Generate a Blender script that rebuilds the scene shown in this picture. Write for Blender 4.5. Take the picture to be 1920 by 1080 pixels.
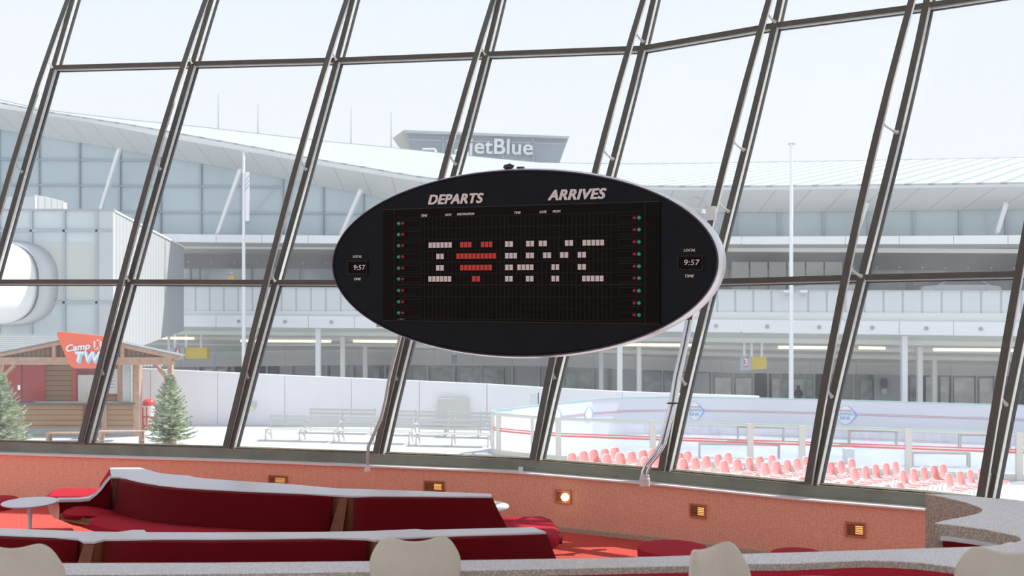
import bpy, bmesh, math, random
from mathutils import Vector, Matrix
random.seed(7)
C = bpy.context.scene.collection
for o in list(bpy.data.objects): bpy.data.objects.remove(o)

# ------------------------------------------------------------------ camera
F = 2000.0; CZ = 5.5
cam_d = bpy.data.cameras.new('camera'); cam = bpy.data.objects.new('camera', cam_d); C.objects.link(cam)
cam.location = (0, 0, CZ); cam.rotation_euler = (math.pi/2, 0, 0)
cam_d.sensor_width = 36; cam_d.lens = 36*F/1920; cam_d.clip_start = .1; cam_d.clip_end = 600
cam_d.dof.use_dof = True; cam_d.dof.focus_distance = 12.0; cam_d.dof.aperture_fstop = 2.8
bpy.context.scene.camera = cam
# ------------------------------------------------------------------ sky, sun, exposure
w = bpy.data.worlds.new('sky'); bpy.context.scene.world = w; w.use_nodes = True
nt = w.node_tree; nt.nodes.clear()
out = nt.nodes.new('ShaderNodeOutputWorld'); bg = nt.nodes.new('ShaderNodeBackground')
tc = nt.nodes.new('ShaderNodeTexCoord'); sp = nt.nodes.new('ShaderNodeSeparateXYZ'); rp = nt.nodes.new('ShaderNodeValToRGB')
rp.color_ramp.elements[0].position = 0.0; rp.color_ramp.elements[0].color = (.84, .865, .90, 1)
rp.color_ramp.elements[1].position = 0.6; rp.color_ramp.elements[1].color = (.62, .72, .90, 1)
e = rp.color_ramp.elements.new(.22); e.color = (.79, .83, .89, 1)
nt.links.new(tc.outputs['Generated'], sp.inputs[0]); nt.links.new(sp.outputs['Z'], rp.inputs[0])
nt.links.new(rp.outputs[0], bg.inputs[0]); bg.inputs[1].default_value = .91
nt.links.new(bg.outputs[0], out.inputs[0])
sd = bpy.data.lights.new('sun', 'SUN'); sd.energy = 4.6; sd.angle = .009; sd.color = (1, .965, .9)
sun = bpy.data.objects.new('sun', sd); C.objects.link(sun)
SUN = Vector((.75, .30, 1.0)).normalized()
sun.rotation_euler = SUN.to_track_quat('Z', 'Y').to_euler(); sun.location = (30, 10, 40)
vs = bpy.context.scene.view_settings
vs.view_transform = 'Standard'; vs.look = 'None'; vs.gamma = 1; vs.use_curve_mapping = False; vs.exposure = .32

# ------------------------------------------------------------------ helpers
def P(px, py, d): return Vector(((px-960)/F*d, d, CZ-(py-540)/F*d))
def GP(px, py, z=0.0):                       # the point of height z seen at a pixel
    return P(px, py, (CZ-z)*F/(py-540))
def lerp(a, b, t): return a+(b-a)*t
def interp(tab, x):
    if x <= tab[0][0]: a, b = tab[0], tab[1]
    elif x >= tab[-1][0]: a, b = tab[-2], tab[-1]
    else:
        for a, b in zip(tab, tab[1:]):
            if a[0] <= x <= b[0]: break
    return a[1]+(b[1]-a[1])*(x-a[0])/(b[0]-a[0])

def mat(name, col, rough=.6, metal=0, spec=.5, noise=0, nscale=8, bump=0, bscale=40, emis=None, estr=0, alpha=None, trans=0):
    m = bpy.data.materials.new(name); m.use_nodes = True; t = m.node_tree; b = t.nodes['Principled BSDF']
    b.inputs['Base Color'].default_value = (*col, 1); b.inputs['Roughness'].default_value = rough
    b.inputs['Metallic'].default_value = metal; b.inputs['Specular IOR Level'].default_value = spec
    tcn = t.nodes.new('ShaderNodeTexCoord')
    if noise:
        n = t.nodes.new('ShaderNodeTexNoise'); n.inputs['Scale'].default_value = nscale; n.inputs['Detail'].default_value = 4
        r = t.nodes.new('ShaderNodeValToRGB')
        r.color_ramp.elements[0].position = .3; r.color_ramp.elements[1].position = .7
        r.color_ramp.elements[0].color = (*[c*(1-noise) for c in col], 1); r.color_ramp.elements[1].color = (*[min(1, c*(1+noise)) for c in col], 1)
        t.links.new(tcn.outputs['Object'], n.inputs[0]); t.links.new(n.outputs[0], r.inputs[0]); t.links.new(r.outputs[0], b.inputs['Base Color'])
    if bump:
        n2 = t.nodes.new('ShaderNodeTexNoise'); n2.inputs['Scale'].default_value = bscale; bu = t.nodes.new('ShaderNodeBump'); bu.inputs['Strength'].default_value = bump
        bu.inputs['Distance'].default_value = .02
        t.links.new(tcn.outputs['Object'], n2.inputs[0]); t.links.new(n2.outputs[0], bu.inputs['Height']); t.links.new(bu.outputs[0], b.inputs['Normal'])
    if emis: b.inputs['Emission Color'].default_value = (*emis, 1); b.inputs['Emission Strength'].default_value = estr
    return m

def stripe_mat(name, col, col2, axis, freq, width=.12, rough=.5, metal=0, rot=None):
    """thin lines of col2 every 1/freq metres along an axis of the object's coordinates"""
    m = mat(name, col, rough, metal); t = m.node_tree; b = t.nodes['Principled BSDF']
    tcn = t.nodes.new('ShaderNodeTexCoord'); mp = t.nodes.new('ShaderNodeMapping'); s = t.nodes.new('ShaderNodeSeparateXYZ')
    if rot: mp.inputs['Rotation'].default_value = rot
    mu = t.nodes.new('ShaderNodeMath'); mu.operation = 'MULTIPLY'; mu.inputs[1].default_value = freq
    fr = t.nodes.new('ShaderNodeMath'); fr.operation = 'FRACT'
    lt = t.nodes.new('ShaderNodeMath'); lt.operation = 'LESS_THAN'; lt.inputs[1].default_value = width
    mx = t.nodes.new('ShaderNodeMixRGB'); mx.inputs[1].default_value = (*col, 1); mx.inputs[2].default_value = (*col2, 1)
    t.links.new(tcn.outputs['Object'], mp.inputs[0]); t.links.new(mp.outputs[0], s.inputs[0]); t.links.new(s.outputs[axis], mu.inputs[0])
    t.links.new(mu.outputs[0], fr.inputs[0]); t.links.new(fr.outputs[0], lt.inputs[0]); t.links.new(lt.outputs[0], mx.inputs[0]); t.links.new(mx.outputs[0], b.inputs['Base Color'])
    return m

def dot_mat(name, col, gap, scale, rough=.45):
    """small round tiles set in grout"""
    m = mat(name, col, rough); t = m.node_tree; b = t.nodes['Principled BSDF']
    tcn = t.nodes.new('ShaderNodeTexCoord'); v = t.nodes.new('ShaderNodeTexVoronoi'); v.inputs['Scale'].default_value = scale; v.inputs['Randomness'].default_value = .75
    r = t.nodes.new('ShaderNodeValToRGB'); r.color_ramp.elements[0].position = .36; r.color_ramp.elements[1].position = .5
    r.color_ramp.elements[0].color = (*col, 1); r.color_ramp.elements[1].color = (*gap, 1)
    t.links.new(tcn.outputs['Object'], v.inputs[0]); t.links.new(v.outputs['Distance'], r.inputs[0]); t.links.new(r.outputs[0], b.inputs['Base Color'])
    return m

def glass_mat(name, tint, gloss=.08, veil=.0, veil_col=(.9, .92, .93), rough=.02):
    m = bpy.data.materials.new(name); m.use_nodes = True; t = m.node_tree; t.nodes.clear()
    o = t.nodes.new('ShaderNodeOutputMaterial'); tr = t.nodes.new('ShaderNodeBsdfTransparent'); tr.inputs[0].default_value = (*tint, 1)
    g = t.nodes.new('ShaderNodeBsdfGlossy'); g.inputs['Roughness'].default_value = rough; g.inputs[0].default_value = (1, 1, 1, 1)
    lw = t.nodes.new('ShaderNodeLayerWeight'); lw.inputs[0].default_value = .25
    mm = t.nodes.new('ShaderNodeMath'); mm.operation = 'MULTIPLY'; mm.inputs[1].default_value = gloss*2
    ad = t.nodes.new('ShaderNodeMath'); ad.operation = 'ADD'; ad.inputs[1].default_value = gloss*.3; ad.use_clamp = True
    mx = t.nodes.new('ShaderNodeMixShader')
    t.links.new(lw.outputs['Fresnel'], mm.inputs[0]); t.links.new(mm.outputs[0], ad.inputs[0]); t.links.new(ad.outputs[0], mx.inputs[0])
    t.links.new(tr.outputs[0], mx.inputs[1]); t.links.new(g.outputs[0], mx.inputs[2]); last = mx
    if veil:  # milky veil, used on the windows to imitate haze over the view
        tl = t.nodes.new('ShaderNodeBsdfTranslucent'); tl.inputs[0].default_value = (*veil_col, 1)
        n = t.nodes.new('ShaderNodeTexNoise'); n.inputs['Scale'].default_value = 1.3; n.inputs['Detail'].default_value = 6
        tcn = t.nodes.new('ShaderNodeTexCoord'); t.links.new(tcn.outputs['Object'], n.inputs[0])
        ml = t.nodes.new('ShaderNodeMath'); ml.operation = 'MULTIPLY'; ml.inputs[1].default_value = veil*2; t.links.new(n.outputs[0], ml.inputs[0])
        m2 = t.nodes.new('ShaderNodeMixShader'); t.links.new(ml.outputs[0], m2.inputs[0]); t.links.new(mx.outputs[0], m2.inputs[1]); t.links.new(tl.outputs[0], m2.inputs[2]); last = m2
    t.links.new(last.outputs[0], o.inputs[0])
    return m

class MB:
    def __init__(s): s.bm = bmesh.new()
    def face(s, pts):
        try: s.bm.faces.new([s.bm.verts.new(p) for p in pts])
        except ValueError: pass
        return s
    def hexa(s, b, t):                               # bottom ring and top ring of equal length
        vb = [s.bm.verts.new(p) for p in b]; vt = [s.bm.verts.new(p) for p in t]; n = len(b)
        s.bm.faces.new(vb[::-1]); s.bm.faces.new(vt)
        for i in range(n): s.bm.faces.new((vb[i], vb[(i+1) % n], vt[(i+1) % n], vt[i]))
        return s
    def box(s, x0, x1, y0, y1, z0, z1):
        return s.hexa([(x0, y0, z0), (x1, y0, z0), (x1, y1, z0), (x0, y1, z0)], [(x0, y0, z1), (x1, y0, z1), (x1, y1, z1), (x0, y1, z1)])
    def prism(s, pts, vec):                          # outline given its own thickness
        v = Vector(vec); return s.hexa([Vector(p) for p in pts], [Vector(p)+v for p in pts])
    def bar(s, a, b, w, h, up=(0, 0, 1)):            # box section between two points
        a = Vector(a); b = Vector(b); d = (b-a).normalized(); u = Vector(up); u = (u-d*u.dot(d))
        u = u.normalized() if u.length > 1e-4 else d.orthogonal().normalized(); r = d.cross(u)
        q = [(-1, -1), (1, -1), (1, 1), (-1, 1)]
        return s.hexa([a+r*w/2*i+u*h/2*j for i, j in q], [b+r*w/2*i+u*h/2*j for i, j in q])
    def sweep(s, pts, sec, ups):                     # section (list of x,y) swept with given normals
        rings = []
        for i, p in enumerate(pts):
            p = Vector(p); d = (Vector(pts[min(i+1, len(pts)-1)])-Vector(pts[max(i-1, 0)])).normalized()
            u = Vector(ups[i]); u = (u-d*u.dot(d)).normalized(); r = u.cross(d)
            rings.append([s.bm.verts.new(p+r*x+u*y) for x, y in sec])
        n = len(sec)
        for a, b in zip(rings, rings[1:]):
            for k in range(n): s.bm.faces.new((a[k], a[(k+1) % n], b[(k+1) % n], b[k]))
        s.bm.faces.new(rings[0][::-1]); s.bm.faces.new(rings[-1]); return s
    def tube(s, pts, r, seg=10, r2=None):
        n = len(pts); ups = []
        for i in range(n):
            d = (Vector(pts[min(i+1, n-1)])-Vector(pts[max(i-1, 0)])).normalized()
            ups.append(Vector((.013, 1, .02)) if abs(d.y) < .9 else Vector((1, .01, .02)))
        rings = []
        for i, p in enumerate(pts):
            p = Vector(p); d = (Vector(pts[min(i+1, n-1)])-Vector(pts[max(i-1, 0)])).normalized(); u = ups[i]; u = (u-d*u.dot(d)).normalized(); q = u.cross(d)
            rr = r if r2 is None else (r2(i/(n-1)) if callable(r2) else lerp(r, r2, i/(n-1)))
            rings.append([s.bm.verts.new(p+q*rr*math.cos(k*2*math.pi/seg)+u*rr*math.sin(k*2*math.pi/seg)) for k in range(seg)])
        for a, b in zip(rings, rings[1:]):
            for k in range(seg): s.bm.faces.new((a[k], a[(k+1) % seg], b[(k+1) % seg], b[k]))
        s.bm.faces.new(rings[0][::-1]); s.bm.faces.new(rings[-1]); return s
    def lathe(s, prof, c=(0, 0, 0), seg=32, sx=1, sy=1):
        c = Vector(c); rings = []
        for r, z in prof:
            rings.append([s.bm.verts.new(c+Vector((max(r, .0005)*sx*math.cos(k*2*math.pi/seg), max(r, .0005)*sy*math.sin(k*2*math.pi/seg), z))) for k in range(seg)])
        for a, b in zip(rings, rings[1:]):
            for k in range(seg): s.bm.faces.new((a[k], a[(k+1) % seg], b[(k+1) % seg], b[k]))
        s.bm.faces.new(rings[0][::-1]); s.bm.faces.new(rings[-1]); return s
    def grid(s, rows):
        vr = [[s.bm.verts.new(p) for p in r] for r in rows]
        for a, b in zip(vr, vr[1:]):
            for k in range(len(a)-1): s.bm.faces.new((a[k], a[k+1], b[k+1], b[k]))
        return s
    def build(s, name, m, parent=None, bevel=0, smooth=False, solid=0, sub=0, bseg=2):
        me = bpy.data.meshes.new(name)
        bmesh.ops.recalc_face_normals(s.bm, faces=s.bm.faces); s.bm.to_mesh(me); s.bm.free()
        o = bpy.data.objects.new(name, me); C.objects.link(o)
        for mm in (m if isinstance(m, (list, tuple)) else [m]): me.materials.append(mm)
        if parent: o.parent = parent; o.matrix_parent_inverse = W(parent).inverted() if not parent.get('_local') else Matrix()
        if solid: k = o.modifiers.new('thickness', 'SOLIDIFY'); k.thickness = solid; k.offset = 0
        if bevel: k = o.modifiers.new('bevel', 'BEVEL'); k.width = bevel; k.segments = bseg; k.limit_method = 'ANGLE'
        if sub: k = o.modifiers.new('sub', 'SUBSURF'); k.levels = sub; k.render_levels = sub
        if smooth or sub:
            for p in me.polygons: p.use_smooth = True
            if not sub: 
                try: me.set_sharp_from_angle(angle=math.radians(40))
                except Exception: pass
        return o
def W(o):
    m = Matrix.Translation(o.location) @ o.rotation_euler.to_matrix().to_4x4()
    if o.type == 'MESH': m = Matrix()
    return m
LOCAL = []
def thing(name, label, cat, loc=(0, 0, 0), rz=0, group=None, local=False):
    o = bpy.data.objects.new(name, None); C.objects.link(o); o.empty_display_size = .2
    o.location = loc; o.rotation_euler = (0, 0, rz); o['label'] = label; o['category'] = cat
    if group: o['group'] = group
    if local: o['_local'] = 1; LOCAL.append(o)
    return o
def tag(o, label, cat, group=None):
    o['label'] = label; o['category'] = cat
    if group: o['group'] = group
    return o
def struct(o): o['kind'] = 'structure'; return o
def nest(part, *subs):
    for q in subs: q.parent = part; q.matrix_parent_inverse = Matrix()
    return part
def dup(root, loc, rz, label, group=None, z=1):
    r = root.copy(); C.objects.link(r); r.location = loc; r.rotation_euler = (0, 0, rz); r['label'] = label
    if group: r['group'] = group
    for ch in list(root.children):
        c = ch.copy(); C.objects.link(c); c.parent = r
        for g in ch.children:
            d = g.copy(); C.objects.link(d); d.parent = c
    return r
def text(name, body, m, parent, size, M, shear=0, bold=0, sx=1, depth=.004, align='CENTER', space=1, fat=0):
    cu = bpy.data.curves.new(name, 'FONT'); cu.body = body; cu.size = size; cu.shear = shear; cu.offset = bold; cu.extrude = depth
    cu.align_x = align; cu.align_y = 'CENTER'; cu.space_character = space
    t = bpy.data.objects.new(name, cu); C.objects.link(t); dg = bpy.context.evaluated_depsgraph_get(); dg.update()
    me = bpy.data.meshes.new_from_object(t.evaluated_get(dg)); bpy.data.objects.remove(t); bpy.data.curves.remove(cu)
    if fat:                                          # heavier strokes
        b_ = bmesh.new()
        for q_, (dx, dy) in enumerate(((-1, -.5), (1, -.5), (1, .5), (-1, .5), (0, 0), (0, .7), (0, -.7))):
            n0 = len(b_.verts); b_.from_mesh(me); b_.verts.ensure_lookup_table()
            for v in b_.verts[n0:]: v.co.x += dx*fat*size; v.co.y += dy*fat*size; v.co.z += q_*.006*size
        b_.to_mesh(me); b_.free()
    me.transform(M @ Matrix.Diagonal((sx, 1, 1, 1))); me.name = name
    o = bpy.data.objects.new(name, me); C.objects.link(o); me.materials.clear(); me.materials.append(m)
    if parent: o.parent = parent; o.matrix_parent_inverse = W(parent).inverted() if not parent.get('_local') else Matrix()
    return o
def facing(c, n=(0, -1, 0)):                         # text frame: readable from the side n points to
    n = Vector(n).normalized(); up = Vector((0, 0, 1)); r = up.cross(n).normalized(); u = n.cross(r)
    return Matrix.Translation(c) @ Matrix((r, u, n)).transposed().to_4x4()

# ------------------------------------------------------------------ materials
M_bronze = mat('bronze_brown', (.095, .085, .07), .45, noise=.12, nscale=6)  # brown tone, on the front faces
M_frame = mat('pale_frame', (.60, .63, .61), .4, noise=.06, nscale=10)  # paler tone, on webs, rails, struts and arms
M_seal = mat('black_gasket', (.02, .016, .02), .6)
M_glass = glass_mat('window_glass', (.985, 1.0, .99), .05, .075)
M_sill = mat('grey_green_steel', (.23, .245, .20), .55, noise=.15, nscale=3)
M_sillrust = mat('worn_glazing_bead', (.13, .11, .075), .8, noise=.5, nscale=25)
M_cap = mat('white_ledge_cap', (.86, .84, .83), .35)
M_redbounce = dot_mat('red_bounce_penny_tile', (.95, .555, .39), (.84, .46, .32), 46)  # off-white tile; red bounce off the sunlit carpet put into its colour
M_tile = dot_mat('white_penny_tile', (.86, .87, .89), (.70, .69, .69), 62)
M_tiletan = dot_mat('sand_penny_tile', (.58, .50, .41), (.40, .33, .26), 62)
M_base = dot_mat('beige_penny_tile', (.62, .56, .42), (.46, .40, .30), 62)
M_carpet = mat('red_carpet', (.78, .13, .105), .95, spec=.1, noise=.12, nscale=30, bump=.6, bscale=400)
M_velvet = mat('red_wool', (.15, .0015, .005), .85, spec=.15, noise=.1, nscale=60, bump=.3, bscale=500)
M_velvet.node_tree.nodes['Principled BSDF'].inputs['Sheen Weight'].default_value = .12
M_velvet.node_tree.nodes['Principled BSDF'].inputs['Sheen Tint'].default_value = (1, .4, .4, 1)
M_velvet_lit = mat('red_wool_lit_tops', (.46, .022, .04), .85, spec=.15, noise=.1, nscale=60, bump=.3, bscale=500)  # same wool, with the light on seat tops put into the colour
M_sofawhite = mat('white_laminate', (.74, .74, .78), .35, noise=.02)
M_wood_or = mat('orange_wood', (.22, .065, .025), .5, noise=.2, nscale=12)
M_chairsh = mat('cream_fibreglass', (.66, .57, .46), .25, noise=.03)
M_whitemetal = mat('white_enamel', (.8, .8, .8), .3)
M_black = mat('black_panel', (.005, .006, .010), .42, spec=.16, noise=.3, nscale=3)
M_blackm = mat('matt_black_brown', (.008, .006, .005), .7, spec=.12)
M_cell = mat('dark_flap_cells', (.02, .016, .013), .6, spec=.25)
M_silver = mat('brushed_silver', (.78, .78, .80), .32, metal=.35)
M_letter = mat('cream_lettering', (.85, .76, .70), .6, emis=(.62, .54, .50), estr=.0)
M_flapw = mat('cream_flap', (.84, .73, .68), .6)
M_flapr = mat('red_flap', (.72, .05, .035), .6)
M_green = mat('green_lens', (.02, .42, .26), .15)
M_redl = mat('red_lens', (.32, .01, .015), .15)
M_chrome = mat('galvanised_pipe', (.75, .75, .77), .2, metal=.9)
M_pipe = mat('grey_pipe', (.45, .43, .40), .35)
# outdoors
M_paving = mat('pale_plaza_paving', (.56, .56, .57), .8, noise=.05, nscale=.6)
M_road = mat('pale_concrete_road', (.52, .52, .50), .9)
M_white = mat('white_cladding', (.88, .89, .91), .45)
M_offw = mat('off_white_paint', (.80, .80, .78), .6)
M_fence = mat('white_fence_panel', (.84, .83, .85), .6, noise=.02, nscale=1)
M_grey = mat('grey_panel', (.40, .41, .43), .5)
M_lgrey = mat('light_grey_panel', (.56, .58, .60), .5, noise=.03, nscale=.3)
M_dark = mat('dark_interior', (.05, .05, .055), .8)
M_dglass = mat('dark_shop_glass', (.17, .185, .19), .08, spec=.8)
M_bglass = mat('blue_grey_glazing', (.47, .57, .62), .12, spec=.8, noise=.06, nscale=.15)
M_bglass2 = mat('pale_glazing', (.55, .62, .64), .10, spec=.8, noise=.15, nscale=.2)
M_mull = mat('facade_mullion', (.40, .46, .50), .5)
M_corr = stripe_mat('corrugated_grey', (.72, .74, .76), (.48, .51, .54), 'X', 1.0, .12)
M_corrw = stripe_mat('corrugated_white', (.50, .51, .53), (.36, .38, .41), 'Y', 1.6, .2)
M_seam = stripe_mat('standing_seam_roof', (.50, .525, .53), (.30, .35, .36), 'X', .9, .28, rot=(0, 0, math.radians(35)))
M_soff = stripe_mat('soffit_panels', (.80, .81, .81), (.58, .59, .60), 'X', .55, .035)
M_roofedge = mat('roof_edge', (.86, .88, .89), .4)
M_ridge = mat('ridge_flashing', (.28, .34, .37), .5)
M_canopy = mat('white_canopy_ceiling', (.95, .95, .93), .7)
M_ceil = mat('canopy_ceiling', (.93, .92, .88), .7)
M_beam = mat('canopy_beam', (.80, .80, .76), .7)
M_strip = mat('fluorescent_tube', (1, .85, .6), .4, emis=(1, .86, .6), estr=.9)
M_yellow = mat('yellow_sign_panel', (.78, .58, .06), .5)
M_lilac = mat('lilac_sign_panel', (.5, .52, .66), .5)
M_redp = mat('red_sign_panel', (.75, .10, .06), .5)
M_orange = mat('coral_sign_face', (.95, .165, .085), .45)
M_signw = mat('sign_white', (.9, .9, .9), .5)
M_signb = mat('sign_pale_blue', (.42, .68, .78), .5)
M_timber = mat('pale_timber', (.50, .31, .22), .7, noise=.12, nscale=6)
M_log = stripe_mat('log_siding', (.42, .24, .12), (.17, .09, .045), 'Z', 5.2, .16, rough=.7)
M_logd = stripe_mat('brown_boarding', (.24, .145, .09), (.08, .05, .03), 'X', 6, .15, rough=.8)
M_shingle = stripe_mat('grey_shingles', (.27, .28, .29), (.15, .155, .16), 'Y', 4.5, .22, rough=.9)
M_rdoor = mat('red_boards', (.62, .07, .05), .6, noise=.06, nscale=5)
M_bark = mat('bark', (.2, .12, .07), .9, noise=.3, nscale=20)
M_needle = mat('fir_needles', (.26, .34, .18), .7, noise=.55, nscale=6)
M_needle2 = mat('frosted_fir_needles', (.55, .60, .42), .7, noise=.4, nscale=6)
M_burlap = mat('burlap', (.42, .33, .24), .95, noise=.25, nscale=30, bump=.6, bscale=60)
M_pink = mat('coral_pink_shell', (.84, .30, .29), .35)
M_rim = mat('white_shell_edge', (.9, .85, .84), .4)
M_bench = mat('white_bench_paint', (.58, .58, .54), .5)
M_board = mat('rink_board', (.78, .78, .83), .35)
M_acr = glass_mat('clear_rink_panel', (.96, .98, .99), .1, .10, (.95, .96, 1))
M_stripe = mat('red_stripe', (.80, .16, .12), .5)
M_greenrail = mat('green_glass_edge', (.36, .62, .55), .3)
M_ice = mat('white_ice', (.42, .46, .53), .3, noise=.22, nscale=.35)
M_brownb = mat('brown_bench_frame', (.26, .20, .20), .7)
M_blueg = mat('blue_decal', (.25, .45, .72), .5)
M_reddec = mat('red_decal', (.7, .25, .22), .5)
M_lampw = mat('warm_lamp', (1, .6, .2), .4, emis=(1, .56, .16), estr=.85)
M_bulb = mat('bright_bulb', (1, .9, .6), .4, emis=(1, .78, .42), estr=6)
M_brass = mat('dull_brass', (.42, .2, .09), .45, metal=.3)
M_raincoat = mat('yellow_raincoat', (.8, .6, .2), .6)
M_skin = mat('skin', (.5, .33, .25), .6)
M_darkcloth = mat('dark_cloth', (.04, .045, .06), .8)
M_car = mat('car_paint_white', (.8, .8, .82), .2)
M_rubber = mat('tyre_rubber', (.02, .02, .02), .8)
M_binred = mat('red_plastic', (.7, .04, .05), .3)

# ================================================================== THE HALL
ZL = CZ-3.0; ZU = CZ-2.2; ZS = CZ-2.175; ZLG = CZ-2.31        # lounge floor, upper floor, sill top, ledge
SILL = [(-700, 800), (-300, 818), (0, 829), (420, 841), (700, 851), (962, 861), (1240, 883), (1510, 909), (1732, 926), (1850, 939), (2100, 968), (2400, 1010)]
def dsill(px): return (CZ-ZS)*F/(interp(SILL, px)-540)
def along(px, z, off=0):                                      # a point on the window wall's line, off metres inside
    d = dsill(px); a = Vector(((px-5-960)/F*dsill(px-5), dsill(px-5), 0)); b = Vector(((px+5-960)/F*dsill(px+5), dsill(px+5), 0))
    t = (b-a).normalized(); n = Vector((t.y, -t.x, 0))
    p = Vector(((px-960)/F*d, d, 0))+n*off; return Vector((p.x, p.y, z))
WX = [-700, -300, 0, 200, 420, 700, 860, 962, 1060, 1240, 1380, 1510, 1732, 1850, 2100, 2400]
def wallstrip(name, z0, z1, o0, o1, m, kind='structure', xs=WX):
    b = MB(); 
    for x0, x1 in zip(xs, xs[1:]):
        b.hexa([along(x0, z0, o1), along(x1, z0, o1), along(x1, z0, o0), along(x0, z0, o0)], [along(x0, z1, o1), along(x1, z1, o1), along(x1, z1, o0), along(x0, z1, o0)])
    o = b.build(name, m); 
    if kind: o['kind'] = kind
    return o
struct(MB().box(-14, 14, -14, 6.2, ZU-.3, ZU).build('floor', M_tile))
# sunken lounge floor stops at the window wall
pts = [along(x, ZL-.2, -.25) for x in WX]
pts = [Vector((p.x, p.y, ZL-.2)) for p in pts]
struct(MB().prism([(-14, 6.2, ZL-.2), (11, 6.2, ZL-.2)]+pts[::-1], (0, 0, .2)).build('floor', M_carpet))
wallstrip('wall_front', ZL-.1, ZLG-.012, .085, -.12, M_redbounce)
wallstrip('wall_foot_no_bounce', ZL, ZL+.055, .115, .08, M_base)  # strip added for the wall foot, where the red bounce fades to tan
wallstrip('trim_1', ZLG-.018, ZLG, .145, -.14, M_cap)
wallstrip('trim_2', ZLG+.0, ZS, -.005, -.13, M_sill)
wallstrip('trim_3', ZS, ZS+.014, -.03, -.15, M_sillrust)
wallstrip('wall_outside', -.2, ZL-.1, -.02, -.3, M_offw)
wallstrip('wall_outside', ZL-.1, ZS-.01, -.16, -.3, M_offw)
struct(MB().box(-14.3, 14.3, -14.3, -13.2, CZ+5.9, CZ+6.2).prism([(-14.3, -3.0, CZ+5.9), (14.3, -3.0, CZ+5.9), (14.3, 11.0, CZ+5.9), (9.0, 13.8, CZ+5.9), (8.0, 14.3, CZ+5.9), (7.2, 13.9, CZ+5.9), (6.5, 13.9, CZ+5.9), (6.2, 14.4, CZ+5.9), (2, 15.4, CZ+5.9), (-1, 15.45, CZ+5.9), (-14.3, 16, CZ+5.9)], (0, 0, .3)).build('ceiling', mat('white_plaster', (.75, .73, .70), .8)))  # unseen; front edge shaped to cut the sun, rear gap added to brighten the hall
b = MB().box(-14.3, -14, -14, 9, ZL-.3, ZU+.6).box(-14.3, -14, -14, 9, CZ+4.9, CZ+5.9)  # unseen wall, openings added to let sky light in
for y in (-14, -8.3, -2.6, 3.1, 8.6): b.box(-14.3, -14, y, y+.4, ZU+.6, CZ+4.9)
struct(b.build('wall_left', M_offw))
struct(MB().box(14, 14.3, -14, 4.5, ZL-.3, CZ+5.9).build('wall_right', M_offw))
b = MB().box(-14, 14, -14.3, -14, ZU, ZU+.5).box(-14, 14, -14.3, -14, CZ+5.3, CZ+5.9)
for x in (-14, -7, 0, 7, 13.6): b.box(x, x+.4, -14.3, -14, ZU+.5, CZ+5.3)
struct(b.build('wall_back', M_offw))

# ---- the leaning window wall: one window_<n> per bay, each with its left mullion truss
OUT = {
'A': [(0,131),(60,116),(250,59),(310,41),(495,-12),(555,-27),(700,-68),(760,-85),(828,-104)],
'B': [(0,393),(60,373),(250,317),(310,300),(495,247),(555,232),(700,188),(760,175),(831,156)],
'C': [(0,656),(60,642),(250,588),(310,573),(495,520),(555,504),(700,463),(760,449),(840,426)],
'D': [(0,931),(60,917),(250,866),(310,850),(495,798),(555,782),(700,741),(760,730),(851,707)],
'E': [(0,1220),(60,1206),(250,1156),(310,1141),(495,1092),(555,1076),(700,1036),(760,1023),(862,1001)],
'F': [(0,1457),(60,1444),(250,1396),(310,1383),(495,1336),(555,1321),(700,1283),(760,1270),(883,1243)],
'G': [(0,1732),(60,1720),(250,1675),(310,1660),(495,1617),(555,1601),(700,1561),(760,1549),(908,1519)],
'H': [(0,2048),(60,2037),(250,1992),(310,1978),(495,1937),(555,1922),(700,1892),(760,1882),(936,1845)]}
INN = {
'A': [(0,122),(60,101),(250,36),(310,18),(495,-35),(555,-50),(700,-84),(760,-100),(828,-114)],
'B': [(0,382),(60,358),(250,298),(310,280),(495,230),(555,217),(700,174),(760,163),(831,146)],
'C': [(0,645),(60,625),(250,567),(310,551),(495,501),(555,486),(700,450),(760,438),(840,416)],
'D': [(0,920),(60,900),(250,845),(310,829),(495,779),(555,764),(700,731),(760,720),(851,697)],
'E': [(0,1200),(60,1183),(250,1127),(310,1115),(495,1067),(555,1053),(700,1024),(760,1014),(862,991)],
'F': [(0,1435),(60,1420),(250,1367),(310,1352),(495,1307),(555,1294),(700,1265),(760,1256),(883,1232)],
'G': [(0,1702),(60,1688),(250,1637),(310,1625),(495,1581),(555,1571),(700,1543),(760,1534),(908,1507)],
'H': [(0,2010),(60,1997),(250,1952),(310,1940),(495,1906),(555,1898),(700,1867),(760,1860),(936,1831)]}
import numpy as np
def smooth(tab):
    for k in tab:
        ys_ = [p[0] for p in tab[k]]; xs_ = [p[1] for p in tab[k]]; yb_ = ys_[-1]
        c_ = np.polyfit([y/500 for y in ys_], xs_, 3)
        f_ = lambda y: float(np.polyval(c_, y/500))
        tab[k] = [(y, f_(y)) for y in [0, 40, 80]+list(range(140, yb_-30, 60))+[yb_-20, yb_]]
smooth(OUT); smooth(INN)
ANG = dict(zip('ABCDEFGH', (14, 17, 22, 28, 34, 40, 47, 52)))
TOPR = dict(zip('ABCDEFGH', (126, 119, 112, 101, 90, 47, 10, -40)))
MIDR = dict(zip('ABCDEFGH', (528, 528, 529, 530, 530, 528, 520, 513)))
BRK = {'A': (120, 315), 'B': (112, 310, 520, 695), 'C': (105, 310, 520, 702), 'D': (95, 300, 705), 'E': (70, 290, 702), 'F': (33, 273, 388, 712), 'G': (240, 510, 735), 'H': (300, 520, 750)}
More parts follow.
